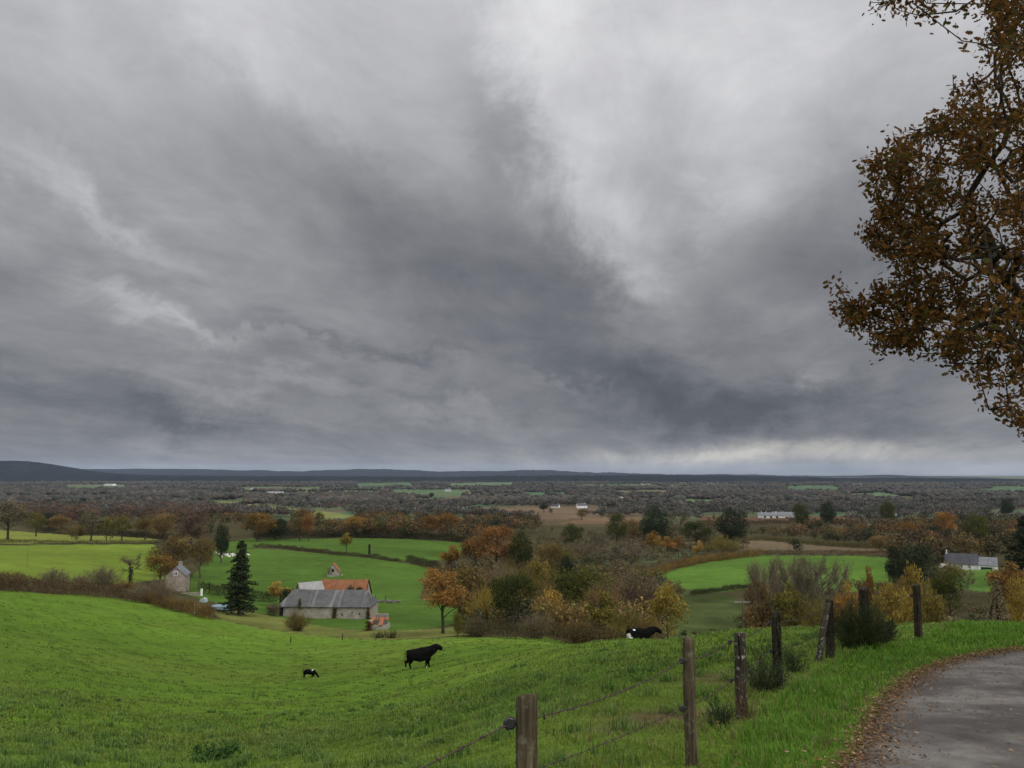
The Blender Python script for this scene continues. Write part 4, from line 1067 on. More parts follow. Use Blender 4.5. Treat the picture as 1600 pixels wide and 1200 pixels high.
# trees in and around the ploughed fields
tree('small0', 'brown', 809, 795, 13, 'small round brown tree in the ploughed field', 806, ymin=500)
tree('small1', 'grey', 830, 797, 14, 'second small round tree in the ploughed field', 806, ymin=500)
tree('small0', 'dark', 850, 784, 16, 'dark tree standing up beside the ploughed field', 803, ymin=500)
tree('slim0', 'dark', 861, 792, 6, 'thin dark conifer right of the dark tree by the ploughed field', 806, ymin=500)
tree('oak1', 'brown', 909, 796, 22, 'brown oak between the two ploughed fields', 812, ymin=500)
tree('bare0', 'brown', 744, 788, 16, 'brown leafless tree on the tan field left', 803, ymin=500)
tree('bare1', 'grey', 772, 788, 12, 'grey leafless tree right of the brown one on the tan field', 800, ymin=500)
tree('slim1', 'dark', 940, 797, 5, 'thin dark cypress at the ploughed field end', 811, ymin=500)
tree('small0', 'dark', 372, 783, 10, 'dark small tree at the top of the pale hillside field', 793, ymin=500)
tree('small1', 'dark', 377, 785, 8, 'darker twin tree right beside the small tree on the pale hillside', 794, ymin=500)

# ------------------------------------------------------------------ woods that read as one mass
WM = m_attr('wood foliage', .9, .12)
PALS = dict(
 purple=[(.095, .058, .042), (.115, .072, .050), (.085, .062, .048), (.13, .078, .04), (.07, .06, .04)],
 rust=[(.14, .078, .032), (.105, .070, .034), (.085, .062, .032), (.078, .070, .034), (.036, .042, .019), (.135, .095, .036), (.07, .055, .03)],
 mix=[(.12, .09, .042), (.095, .082, .045), (.15, .095, .035), (.075, .075, .03), (.035, .042, .018), (.14, .115, .06), (.11, .075, .04)],
 scrub=[(.13, .105, .055), (.105, .095, .045), (.15, .12, .05), (.09, .085, .05), (.12, .085, .05)],
 golden=[(.19, .14, .045), (.15, .125, .045), (.21, .145, .05), (.11, .10, .035), (.16, .105, .04)],
 dark=[(.026, .034, .016), (.035, .04, .018), (.05, .05, .02), (.08, .055, .025)],
 far=[(.105, .092, .082), (.118, .100, .085), (.095, .092, .080), (.078, .082, .066), (.120, .096, .076), (.060, .064, .052), (.12, .112, .098)])
def wood_chunks(X, Y, H, W, palette, faces, seed):
    r = R_(seed); n = len(X); Z = hz(X, Y)
    pal_ = np.array(PALS[palette]); base = (.86 if faces < 100 else .86) * pal_[r.integers(0, len(pal_), n)] * (.75 + .5 * r.random((n, 1)))
    nb = 5; B = unit(n * nb, r).reshape(n, nb, 3) * .48; B[..., 2] = B[..., 2] * .8 + .05
    out = []
    k_ = np.repeat(np.arange(n), faces); bb = r.integers(0, nb, len(k_)); d = unit(len(k_), r)
    Q = B[k_, bb] + d * (.42 + .2 * r.random((len(k_), 1))) * (r.random((len(k_), 1)) ** .4)
    Pn = np.stack([X[k_] + Q[:, 0] * W[k_] * .52, Y[k_] + Q[:, 1] * W[k_] * .52, Z[k_] + H[k_] * (.54 + .46 * Q[:, 2])], -1)
    var_ = .8 if faces > 100 else .35
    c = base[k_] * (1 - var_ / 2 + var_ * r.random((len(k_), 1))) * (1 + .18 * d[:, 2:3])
    return leaves(Pn, W[k_] * (1.35 / math.sqrt(faces)) * (.6 + .8 * r.random(len(k_))), c, r)
OPEN = [f[2] for f in FIELDS if f[0] not in ('plantation', 'valley_bank', 'valley_green')]
def ico():
    t = (1 + 5 ** .5) / 2
    v = np.array([(-1, t, 0), (1, t, 0), (-1, -t, 0), (1, -t, 0), (0, -1, t), (0, 1, t), (0, -1, -t), (0, 1, -t), (t, 0, -1), (t, 0, 1), (-t, 0, -1), (-t, 0, 1)], float)
    f = np.array([(0, 11, 5), (0, 5, 1), (0, 1, 7), (0, 7, 10), (0, 10, 11), (1, 5, 9), (5, 11, 4), (11, 10, 2), (10, 7, 6), (7, 1, 8), (3, 9, 4), (3, 4, 2), (3, 2, 6), (3, 6, 8), (3, 8, 9), (4, 9, 5), (2, 4, 11), (6, 2, 10), (8, 6, 7), (9, 8, 1)])
    return v / np.linalg.norm(v, axis=1)[:, None], f
def far_crowns(X, Y, H, W, palette, lobes, seed):
    """lumpy crowns for trees too far off to show leaves"""
    r = R_(seed); n = len(X); Z = hz(X, Y); pal_ = np.array(PALS[palette]); base = .62 * pal_[r.integers(0, len(pal_), n)] * (.7 + .6 * vnoise(X, Y, 330, 48))[:, None] * (.8 + .4 * r.random((n, 1)))
    v, f = ico(); k_ = np.repeat(np.arange(n), lobes); m_ = len(k_); o = r.normal(size=(m_, 3)) * .24
    c = np.stack([X[k_] + o[:, 0] * W[k_], Y[k_] + o[:, 1] * W[k_], Z[k_] + H[k_] * (.55 + .45 * np.clip(o[:, 2], -.3, .5))], -1)
    rad = np.stack([W[k_] * .42, W[k_] * .42, H[k_] * .46], -1) * (.6 + .6 * r.random((m_, 1)))
    V = c[:, None, :] + v[None] * rad[:, None, :] * (.72 + .56 * r.random((m_, 12, 1)))
    F_ = (np.arange(m_)[:, None, None] * 12 + f[None]).reshape(-1, 3)
    return (V.reshape(-1, 3), F_, 0, np.repeat(base[k_] * (.8 + .4 * r.random((m_, 1))), 12, axis=0))
def scatter(boxes, seed):
    """boxes: px0, px1, Y0, Y1, count"""
    r = R_(seed); Xs, Ys = [], []
    for p0, p1, y0, y1, n in boxes:
        px = p0 + (p1 - p0) * r.random(n); Y = np.exp(np.log(y0) + (np.log(y1) - np.log(y0)) * r.random(n))
        Xs.append((px - 800) / F * Y * .99); Ys.append(Y)
    X = np.concatenate(Xs); Y = np.concatenate(Ys)
    keep = np.ones(len(X), bool)
    for pl in OPEN: keep &= ~inpoly(X, Y, pl)
    return X[keep], Y[keep]
def wood(name, boxes, h0, h1_, palette, faces, seed, wf=.85):
    X, Y = scatter(boxes, seed); r = R_(seed + 1); n = len(X)
    H = h0 + (h1_ - h0) * r.random(n); W = H * wf * (.8 + .5 * r.random(n))
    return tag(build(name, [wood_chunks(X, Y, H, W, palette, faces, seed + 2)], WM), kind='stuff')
wood('woodland', [(-250, 345, 700, 1150, 520), (-250, 140, 640, 760, 90)], 10, 16, 'purple', 150, 301)
wood('woodland', [(560, 840, 600, 820, 150), (230, 420, 620, 760, 50), (420, 740, 470, 560, 90)], 9, 14, 'rust', 150, 302)
wood('woodland', [(1230, 1700, 430, 760, 330), (1330, 1520, 300, 430, 70), (1440, 1700, 330, 480, 70)], 8, 14, 'rust', 170, 303)
wood('thicket', [(740, 1030, 158, 260, 130), (880, 1150, 400, 480, 50), (700, 880, 260, 400, 80), (1030, 1240, 150, 178, 0), (880, 1060, 240, 420, 170), (640, 780, 200, 300, 40), (840, 1010, 300, 520, 110), (830, 1010, 420, 660, 130), (1040, 1160, 420, 500, 40)], 3.5, 6.5, 'scrub', 240, 304, 1.1)
wood('thicket', [(690, 1030, 150, 330, 90)], 4.0, 7.5, 'golden', 260, 309, 1.1)
wood('thicket', [(1290, 1480, 105, 190, 60), (1480, 1680, 110, 200, 50), (1150, 1320, 158, 200, 34), (1330, 1480, 200, 300, 50)], 3.0, 6.0, 'mix', 260, 305, 1.1)
wood('scrub', [(1050, 1200, 104, 122, 46), (1010, 1180, 122, 160, 60), (1060, 1180, 150, 185, 26), (1180, 1330, 130, 165, 30)], .5, 1.4, 'mix', 60, 308, 1.6)
wood('woodland', [(0, 340, 420, 640, 60), (940, 1240, 500, 640, 130), (380, 740, 560, 640, 60), (1060, 1400, 470, 520, 50), (1040, 1330, 350, 420, 30)], 6, 11, 'mix', 150, 306)
wood('woodland', [(1230, 1700, 430, 760, 110), (560, 840, 600, 820, 40), (380, 740, 470, 560, 30)], 7, 12, 'dark', 170, 307)
# hedgerows and woods of the far plain
r = R_(310); Xs, Ys = [], []
for _ in range(330):
    Y0 = math.exp(math.log(900) + (math.log(5600) - math.log(900)) * r.random()); a0 = (r.random() - .5) * 1.85
    L_ = (150 + 420 * r.random()) * max(1, Y0 / 2500); n = int(L_ / (5.5 * max(1, Y0 / 2200))); th = r.normal() * .16 if r.random() < .75 else PI / 2 + r.normal() * .6
    t = (np.arange(n) / n - .5) * L_ + r.normal(size=n) * 2
    Xs.append(a0 * Y0 + np.cos(th) * t); Ys.append(Y0 + np.sin(th) * t + r.normal(size=n) * 3)
for _ in range(85):
    Y0 = math.exp(math.log(1050) + (math.log(5600) - math.log(1050)) * r.random()); a0 = (r.random() - .5) * 1.85; k = max(1, Y0 / 2200); n = int(130 + 170 * r.random())
    q_ = r.normal(size=(2, n)); q_ /= np.maximum(1, np.hypot(*q_) / 1.4)
    Xs.append(a0 * Y0 + q_[0] * (90 + 120 * r.random()) * k); Ys.append(Y0 + q_[1] * (35 + 40 * r.random()) * k)
# a long wooded slope right of centre
n = 1000; Yw = 1900 + 1500 * r.random(n); Xs.append((.10 + .34 * r.random(n)) * Yw); Ys.append(Yw)
X = np.concatenate(Xs); Y = np.concatenate(Ys); ok = Y > 820
for pl in OPEN: ok &= ~inpoly(X, Y, pl)
X, Y = X[ok], Y[ok]
FT = vnoise(X, Y, 260, 47)
for lo, hi, fcs in ((0, 1450, 80), (1450, 2600, 3), (2600, 1e5, 2)):
    s_ = (Y >= lo) & (Y < hi); n = s_.sum(); H = 6.5 + 7 * r.random(n)
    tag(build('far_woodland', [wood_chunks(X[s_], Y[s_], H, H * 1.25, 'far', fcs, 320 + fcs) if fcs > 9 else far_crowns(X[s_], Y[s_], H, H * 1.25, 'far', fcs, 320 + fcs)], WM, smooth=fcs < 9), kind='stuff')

# ------------------------------------------------------------------ hedges
HM = m_attr('hedge leaves', .9, .1)
def hedge(pts, hgt, wid, dens, size, cols, label, ymin=60, hvar=.3, twig=.5, seed=0, ys=None):
    r = R_(500 + seed)
    if ys: pl = np.array([(Yk * ray(a_, 880)[0], Yk) for a_, Yk in zip(pts, ys)])
    else: pl = np.array([at(a_, b_, ymin)[:2] for a_, b_ in pts])
    d = np.concatenate([[0], np.cumsum(np.linalg.norm(np.diff(pl, axis=0), axis=1))]); n = int(dens * d[-1])
    s = r.random(n) * d[-1]; X = np.interp(s, d, pl[:, 0]); Y = np.interp(s, d, pl[:, 1])
    q_ = vnoise(s, np.zeros(n), 2.6, seed + 60); q2 = vnoise(s, np.zeros(n), 9.0, seed + 61)
    H = hgt * (1 - hvar + 2 * hvar * (.6 * q_ + .4 * q2))
    t = r.random(n) ** .8; wv_ = wid * np.sqrt(1 - .75 * t * t)
    X = X + r.normal(size=n) * wv_ * .42; Y = Y + r.normal(size=n) * wv_ * .42
    Pn = np.stack([X, Y, hz(X, Y) + H * t], -1)
    k_ = np.clip(.35 * r.random(n) + .65 * vnoise(s, t * 2, 1.8, seed + 62), 0, 1) * (len(cols) - 1)
    i = np.minimum(k_.astype(int), len(cols) - 2); u = (k_ - i)[:, None]; ca = np.array(cols)
    c = (ca[i] * (1 - u) + ca[i + 1] * u) * (.7 + .6 * r.random((n, 1)))
    m_ = int(n * twig); D_ = unit(m_, r) * .5 + (0, 0, 1.0); D_ /= np.linalg.norm(D_, axis=1)[:, None]
    o0 = np.array([pl[len(pl) // 2][0], pl[len(pl) // 2][1], 0]); o0[2] = h1(o0[0], o0[1])
    ch = [leaves(Pn[m_:] - o0, size * (.6 + .8 * r.random(n - m_)), c[m_:], r)]
    if m_: ch.append(twigs(Pn[:m_] - o0, D_, size * 3.2, size * .13, c[:m_], r))
    return tag(build('hedge', ch, HM, None, o0), label, 'hedge')
HB = [(.045, .030, .018), (.085, .055, .030), (.12, .085, .045), (.055, .055, .022)]
hedge([(-120, 922), (-40, 922), (40, 924), (120, 930), (185, 936), (238, 944)], 2.6, 2.2, 210, .26, HB, 'long brown hedge along the far side of the pasture on the left', seed=1, ymin=90)
hedge([(232, 943), (265, 952), (300, 960), (332, 969)], 2.5, 2.4, 300, .24, [(.05, .034, .018), (.10, .065, .028), (.17, .11, .035), (.06, .05, .02)], 'brown and ochre hedge bending past the stone house garden', seed=2, ymin=90)
hedge([(-60, 850), (30, 849), (120, 850), (200, 850), (246, 850)], 1.5, 1.6, 60, .35, [(.03, .028, .014), (.06, .048, .022), (.05, .05, .02)], 'thin dark hedge between the two left fields', seed=3, ymin=200)
hedge([(396, 855), (430, 856), (480, 862), (530, 868), (580, 872), (624, 878)], 1.4, 1.5, 90, .32, [(.028, .032, .013), (.06, .055, .025), (.075, .06, .03)], 'low scruffy hedge crossing the field above the orange-roofed ruin', seed=4, ymin=200, hvar=.6)
hedge([(636, 879), (660, 884), (684, 888)], 2.8, 2.2, 140, .34, [(.022, .024, .011), (.05, .042, .02)], 'short dark hedge left of the small red-orange tree', seed=5, ymin=200)
hedge([(312, 926), (340, 930), (390, 938), (432, 941)], 2.6, 2.0, 160, .28, [(.016, .018, .009), (.035, .032, .016)], 'clipped dark hedge running behind the spruce', seed=6, ymin=150, hvar=.12)
hedge([(396, 843), (450, 841), (520, 840), (600, 841), (670, 843), (732, 849)], 4.2, 3, 110, .55, [(.016, .017, .008), (.035, .032, .014), (.06, .045, .02)], 'tall dark hedge along the top of the upper centre field', seed=7, ymin=300)
hedge([(1015, 904), (1045, 891), (1100, 879), (1150, 873), (1190, 868)], 3.0, 3, 150, .42, [(.05, .04, .018), (.12, .08, .03), (.22, .14, .035), (.08, .07, .03)], 'gold and brown hedge along the upper edge of the right green field', seed=8, ymin=180)
hedge([(860, 903), (930, 898), (1010, 902)], 2.6, 3, 120, .42, [(.10, .075, .03), (.16, .11, .035), (.10, .09, .04)], 'ochre bramble hedge below the plantation', seed=9, ymin=180)
hedge([(1190, 866), (1290, 866), (1390, 868)], 2.0, 2, 80, .4, [(.08, .055, .03), (.13, .09, .04), (.07, .07, .03)], 'brown hedge between stubble field and right green field', seed=10, ymin=250)
hedge([(1080, 930), (1120, 925), (1170, 918), (1200, 916)], 1.2, 1.5, 120, .3, [(.03, .035, .014), (.06, .055, .025)], 'low scrubby bank hedge along the lower edge of the right green field', seed=11, ymin=150, hvar=.6)
hedge([735, 790, 850, 900, 960, 1020], 2.6, 2.6, 190, .26, [(.030, .028, .014), (.065, .05, .024), (.09, .07, .03)], 'bramble hedge under the trees along the bottom edge of the pasture', seed=12, ys=[134, 131, 130, 129, 129, 130], hvar=.5)
hedge([1030, 1080, 1130, 1190], 2.2, 2.0, 90, .28, [(.035, .035, .016), (.07, .06, .028)], 'patchy bramble line in the valley right of the yellow-gold tree', seed=13, ys=[132, 130, 128, 126], hvar=.7)
hedge([(1100, 846), (1200, 845), (1290, 853), (1390, 859)], 2.4, 2.5, 70, .5, [(.07, .06, .03), (.13, .11, .04), (.05, .05, .02)], 'olive hedge along the top of the stubble field', seed=14, ymin=300)
hedge([(1090, 819), (1180, 820), (1260, 820), (1330, 818)], 3.5, 3, 60, .6, [(.04, .042, .018), (.08, .065, .03)], 'dark hedge below the brown ploughed field on the right', seed=15, ymin=400)
hedge([(60, 832), (160, 836), (280, 846)], 3.2, 3, 70, .5, [(.022, .022, .011), (.05, .042, .02)], 'dark tall hedge behind the strip field on the left', seed=16, ymin=300)
hedge([1480, 1530, 1580, 1640], 2.6, 2.4, 150, .26, [(.05, .028, .018), (.09, .05, .03), (.06, .045, .02)], 'dark red-brown hedge below the white house lawn', seed=17, ys=[150, 150, 148, 146])
# ------------------------------------------------------------------ the near oak reaching in from the right
def oak_near():
    r = R_(700)
    tx, ty = 12.6, 14.5; tz = h1(tx, ty)
    root = empty('oak_tree', (tx, ty, tz), 0, 'big russet oak reaching in over the lane from the right edge', 'tree')
    # crown outline of the visible side, read as directions from the lane, continued out of frame
    out = [(1294, 432), (1325, 452), (1350, 470), (1378, 430), (1392, 412), (1360, 380), (1352, 362), (1376, 340), (1368, 300), (1352, 250), (1400, 240), (1392, 200), (1440, 205), (1465, 180), (1498, 160), (1478, 118), (1510, 112), (1540, 130), (1545, 90), (1536, 60), (1552, 30), (1530, 5), (1560, -40), (1600, -160), (1750, -240), (2150, -200), (2300, 150), (2300, 520), (2050, 640), (1800, 650), (1640, 690), (1600, 668), (1560, 655), (1538, 640), (1560, 622), (1600, 612), (1590, 590), (1540, 600), (1508, 590), (1484, 568), (1476, 560), (1440, 556), (1410, 545), (1385, 558), (1362, 552), (1368, 530), (1342, 520), (1318, 500), (1304, 470)]
    pts = []
    while len(pts) < 3900:
        px = 1285 + 1000 * r.random() ** 1.5; py = -240 + 930 * r.random()
        if not inpoly(np.array([px]), np.array([py]), out)[0]: continue
        pts.append((px, py))
    pts = np.array(pts)
    # airy gaps inside the crown
    hole = vnoise(pts[:, 0] + 500, pts[:, 1] + 500, 46, 71) + .35 * vnoise(pts[:, 0], pts[:, 1] + 300, 20, 72)
    pts = pts[hole > .36]
    extra = [(1362, 4), (1372, 16), (1388, 3), (1405, -4), (1425, 4), (1436, 24), (1447, 5), (1415, -15), (1455, 15), (1440, -10), (1380, -14)]
    pts = np.vstack([pts, extra]); n = len(pts)
    spread = np.clip((pts[:, 0] - 1290) / 260, .25, 1)
    dep = 11.2 + r.normal(size=n) * 1.5 * spread + (pts[:, 0] - 1290) / 1000 * 1.6
    u = np.array([ray(a, b) for a, b in pts]); K = np.stack([dep * u[:, 0], dep, dep * u[:, 1]], -1)
    # the far half of the crown, never seen from here but casting shade
    m_ = 420; q_ = unit(m_, r); q_[:, 2] *= .8; far_ = np.array([tx + 1.5, ty + 2.5, tz + 7.2]) + q_ * np.array([4.6, 4.2, 4.0])
    far_ = far_[far_[:, 0] / far_[:, 1] > .72]
    K = np.vstack([K, far_]); n = len(K)
    # branches grow from the trunk outward, each clump joined to the nearest wood that lies closer to the trunk
    hub = np.array([tx, ty, tz + 4.2])
    nodes = [np.array([tx, ty, tz - .4]), np.array([tx + .05, ty, tz + 1.6]), np.array([tx - .1, ty - .05, tz + 3.0]), hub, np.array([tx - .2, ty, tz + 6.0]), np.array([tx, ty, tz + 8.0])]
    par = [-1, 0, 1, 2, 3, 4]
    for tip in ((1430, 440), (1480, 300), (1560, 150), (1500, 540), (1620, 620), (1620, 60)):
        d_ = 11.8; uu = ray(*tip); e = np.array([d_ * uu[0], d_, d_ * uu[1]]); last = 3 if tip[1] > 350 else 4
        s0 = nodes[last]
        for k_ in range(1, 9):
            t = k_ / 8; p_ = s0 * (1 - t) + e * t + np.array([0, 0, .55 * math.sin(PI * t)]) + r.normal(size=3) * .10
            nodes.append(p_); par.append(last); last = len(nodes) - 1
    order = np.argsort(np.linalg.norm(K - hub, axis=1))
    cl_par = []
    for i in order:
        c = K[i]; A = np.array(nodes); dc = np.linalg.norm(c - hub)
        dist = np.linalg.norm(A - c, axis=1) + .6 * np.maximum(0, np.linalg.norm(A - hub, axis=1) - dc + .1) ; dist[0:3] += 5
        j = int(np.argmin(dist)); L_ = np.linalg.norm(nodes[j] - c)
        k_ = max(1, int(L_ / .45)); last = j
        bow = r.normal(size=3) * .06 * L_
        for q in range(1, k_ + 1):
            t = q / k_; nodes.append(nodes[j] * (1 - t) + c * t + bow * math.sin(PI * t) - np.array([0, 0, .05 * L_ * math.sin(PI * t)])); par.append(last); last = len(nodes) - 1
        cl_par.append(last)
    N_ = len(nodes); cnt = np.zeros(N_)
    for i in range(N_ - 1, 0, -1):
        cnt[i] += .6; cnt[par[i]] += cnt[i]
    cnt[0] = cnt[1]
    rad = np.clip(.0052 * cnt ** .52, .006, .34)
    A = np.array(nodes); par = np.array(par); base = np.array([tx, ty, tz])
    ch = []
    c0 = A[par[1:]]; c1 = A[1:]; r0 = np.minimum(rad[par[1:]], rad[1:] * 1.5); r1 = rad[1:]
    # one pass of five-sided branch segments
    T = c1 - c0; T /= np.linalg.norm(T, axis=1)[:, None] + 1e-9
    ref = np.where(np.abs(T[:, 2:3]) < .9, np.array([[0, 0, 1.0]]), np.array([[1.0, 0, 0]]))
    a_ = np.cross(T, ref); a_ /= np.linalg.norm(a_, axis=1)[:, None]; b_ = np.cross(T, a_)
    th = np.arange(6) * 2 * PI / 6
    ring = lambda c, rr: c[:, None] + rr[:, None, None] * (a_[:, None] * np.cos(th)[None, :, None] + b_[:, None] * np.sin(th)[None, :, None])
    V = np.concatenate([ring(c0, r0), ring(c1, r1)], 1).reshape(-1, 3) - base
    s = np.arange(len(c0))[:, None, None] * 12; j = np.arange(6)
    q_ = np.stack([j, (j + 1) % 6, 6 + (j + 1) % 6, 6 + j], -1)[None]
    build('trunk', [(V, (s + q_).reshape(-1, 4))], m_noise('dark oak bark', (.010, .008, .006), (.034, .027, .020), 7, stretch=(3, 3, .6), bump=.5), root, None, True)
    # leaf clusters along the outer wood
    small = np.where(cnt[1:] < 9)[0] + 1
    k_ = 26; idx = np.repeat(small, k_); n = len(idx); t = r.random(n)[:, None]
    Pn = A[idx] * t + A[par[idx]] * (1 - t) + r.normal(size=(n, 3)) * .075
    vis = r.random(n) < np.where(A[idx][:, 0] / A[idx][:, 1] > .74, .35, 1.0)
    Pn = Pn[vis]; idx = idx[vis]; n = len(Pn)
    tone = (.5 * vnoise(Pn[:, 0] * 1 + Pn[:, 1], Pn[:, 2] * 1.0 + 50, .55, 73) + .5 * r.random(n))[:, None]
    c = np.array((.034, .016, .006)) * (1 - tone) + np.array((.165, .080, .019)) * tone
    gr = r.random(n) < .14; c[gr] = np.array((.075, .07, .02)) * (.6 + .6 * r.random((gr.sum(), 1)))
    build('crown', oak_leaves(Pn - base, .048 + .056 * r.random(n), c, None, .3), m_attr('oak leaves', .8, .25, spec=.06), root)
    print('oak', N_, 'nodes', n, 'leaves')
oak_near()
# ------------------------------------------------------------------ buildings
def m_stone(name, c1, c2, mortar, scale=2.2):
    m, nt, bs = newmat(name); tc = nt.new('ShaderNodeTexCoord')
    mp = nt.new('ShaderNodeMapping'); nt.put(mp.inputs[0], tc.outputs['Object']); mp.inputs['Scale'].default_value = (1, 1, 1.9)
    vo = nt.new('ShaderNodeTexVoronoi'); nt.put(vo.inputs['Vector'], mp.outputs[0]); vo.inputs['Scale'].default_value = scale
    v2 = nt.new('ShaderNodeTexVoronoi', feature='DISTANCE_TO_EDGE'); nt.put(v2.inputs['Vector'], mp.outputs[0]); v2.inputs['Scale'].default_value = scale
    nz = nt.noise(tc.outputs['Object'], .5, 5, .65)
    sp = nt.new('ShaderNodeSeparateColor'); nt.put(sp.inputs[0], vo.outputs['Color'])
    c = nt.ramp(sp.outputs[0], [(0, c1), (1, c2)])
    c = nt.mix(nt.ramp(v2.outputs[0], [(.02, 1.0), (.09, 0.0)]), c, mortar)
    c = nt.mix(1.0, c, nt.ramp(nz.outputs[0], [(.3, .62), (.7, 1.2)]), 'MULTIPLY')
    nt.put(bs.inputs['Base Color'], c); bs.inputs['Roughness'].default_value = .9
    bp = nt.new('ShaderNodeBump'); bp.inputs['Strength'].default_value = .6; bp.inputs['Distance'].default_value = .05
    nt.put(bp.inputs['Height'], v2.outputs[0]); nt.put(bs.inputs['Normal'], bp.outputs[0])
    return m
def m_roof(name, c1, c2, streak, amt=.5, course=9.0, sscale=.9, spec=.25):
    """roof covering with courses and weather streaks running down the slope"""
    m, nt, bs = newmat(name); tc = nt.new('ShaderNodeTexCoord'); ob = tc.outputs['Object']
    mp = nt.new('ShaderNodeMapping'); nt.put(mp.inputs[0], ob); mp.inputs['Scale'].default_value = (1, .06, .06)
    st = nt.noise(mp.outputs[0], sscale, 4, .6); nz = nt.noise(ob, .7, 5, .65); fn = nt.noise(ob, 9, 3, .6)
    c = nt.ramp(nz.outputs[0], [(.32, c1), (.68, c2)])
    c = nt.mix(nt.math('MULTIPLY', nt.ramp(st.outputs[0], [(.54, 0.0), (.68, 1.0)]), amt), c, streak)
    wv_ = nt.new('ShaderNodeTexWave', bands_direction='Z'); nt.put(wv_.inputs[0], ob); wv_.inputs['Scale'].default_value = course; wv_.inputs['Distortion'].default_value = .6
    c = nt.mix(1.0, c, nt.ramp(wv_.outputs[0], [(0, .82), (1, 1.1)]), 'MULTIPLY')
    c = nt.mix(1.0, c, nt.ramp(fn.outputs[0], [(.3, .75), (.7, 1.2)]), 'MULTIPLY')
    nt.put(bs.inputs['Base Color'], c); bs.inputs['Roughness'].default_value = .7; bs.inputs['Specular IOR Level'].default_value = spec
    return m
stone = m_stone('field stone', (.20, .175, .14), (.34, .31, .26), (.36, .33, .28))
stone2 = m_stone('warm house stone', (.17, .135, .105), (.29, .24, .195), (.30, .265, .225), 2.6)
slate = m_roof('old slate', (.055, .055, .057), (.098, .097, .098), (.20, .198, .194), .65)
slate2 = m_roof('house slate', (.10, .105, .115), (.17, .175, .19), (.24, .24, .25), .4)
darkslate = m_roof('dark slate', (.035, .035, .042), (.060, .060, .07), (.09, .09, .10), .3)
sheet = m_roof('grey fibre cement sheet', (.20, .195, .19), (.30, .295, .29), (.13, .12, .11), .5, 2.0, 2.4)
tile = m_roof('orange clay tile', (.140, .050, .020), (.225, .090, .036), (.085, .046, .026), .6, 9, 1.2)
brightt = m_roof('bright broken tile', (.20, .070, .030), (.32, .125, .058), (.15, .065, .036), .4, 9, 1.2)
whitew = m_noise('white render', (.50, .47, .45), (.70, .68, .66), .9, lo=.3, hi=.7)
cream = m_noise('pale house walls', (.50, .48, .44), (.68, .66, .62), .6)
glass = m_noise('dark window glass', (.015, .017, .02), (.03, .034, .04), 2, rough=.15, spec=.5)
dark = m_noise('dark opening', (.006, .006, .006), (.014, .013, .012), 2)
timber = m_noise('grey timber', (.05, .04, .03), (.11, .09, .07), 6, stretch=(3, 3, .3))
whitepaint = m_noise('white paint', (.66, .66, .65), (.78, .78, .77), 2)
ivy = m_attr('ivy', .8, .1)

def wall_ring(L, W, h0, h1_, th=.5):
    """four walls with thickness, open inside; centred on the origin"""
    a, b = L / 2, W / 2
    return [box(-a, a, -b, -b + th, h0, h1_), box(-a, a, b - th, b, h0, h1_), box(-a, -a + th, -b + th, b - th, h0, h1_), box(a - th, a, -b + th, b - th, h0, h1_)]
def gable(L, W, h, rise, th=.45, side=1):
    """triangular gable wall on the +x or -x end"""
    b = W / 2; x1 = side * L / 2; x0 = x1 - side * th
    xa, xb = min(x0, x1), max(x0, x1)
    V = np.array([(xa, -b, h), (xa, b, h), (xa, 0, h + rise), (xb, -b, h), (xb, b, h), (xb, 0, h + rise)])
    return [(V, np.array([[0, 2, 1], [3, 4, 5]])), (V, np.array([[0, 1, 4, 3], [1, 2, 5, 4], [2, 0, 3, 5]]))]
def gable_roof(L, W, h, rise, ov=.3, th=.14, endov=.2, sag=0.0):
    b = W / 2 + ov; k = rise / (W / 2); a = L / 2 + endov; out = []
    for s in (-1, 1):
        n = 9; xs = np.linspace(-a, a, n)
        for x0, x1 in zip(xs[:-1], xs[1:]):
            g = lambda x: -sag * math.cos(x / a * PI / 2)
            e0, e1 = h - k * ov, h + rise
            lo = [(x0, s * b, e0 + g(x0) * .3), (x1, s * b, e0 + g(x1) * .3), (x1, 0, e1 + g(x1)), (x0, 0, e1 + g(x0))]
            if s > 0: lo = [lo[1], lo[0], lo[3], lo[2]]
            out.append(hexa([(p_[0], p_[1], p_[2] + .02) for p_ in lo], [(p_[0], p_[1], p_[2] + th) for p_ in lo]))
    return out
def hip_roof(L, W, h, rise, hipl, hipr, ov=.35, th=.14, sag=.12):
    a, b = L / 2 + ov, W / 2 + ov; e = h - .12; n = 10; ch = []
    xs = np.linspace(-L / 2 + hipl, L / 2 - hipr, n); r0 = [(x, 0, h + rise - sag * math.sin(i / (n - 1) * PI) + .05 * math.sin(i * 2.1)) for i, x in enumerate(xs)]
    ex = np.linspace(-a, a, n)
    for s in (-1, 1):
        for i in range(n - 1):
            lo = [(ex[i], s * b, e), (ex[i + 1], s * b, e), r0[i + 1], r0[i]]
            if s > 0: lo = [lo[1], lo[0], lo[3], lo[2]]
            ch.append(hexa(lo, [(p_[0], p_[1], p_[2] + th) for p_ in lo]))
    for sx_, rr in ((-1, r0[0]), (1, r0[-1])):
        lo = [(sx_ * a, sx_ * b * -1, e), (sx_ * a, sx_ * b, e), rr]
        lo = np.array(lo); V = np.vstack([lo, lo + (0, 0, th)])
        ch.append((V, np.array([[2, 1, 0], [3, 4, 5]]))); ch.append((V, np.array([[0, 1, 4, 3], [1, 2, 5, 4], [2, 0, 3, 5]])))
    return ch
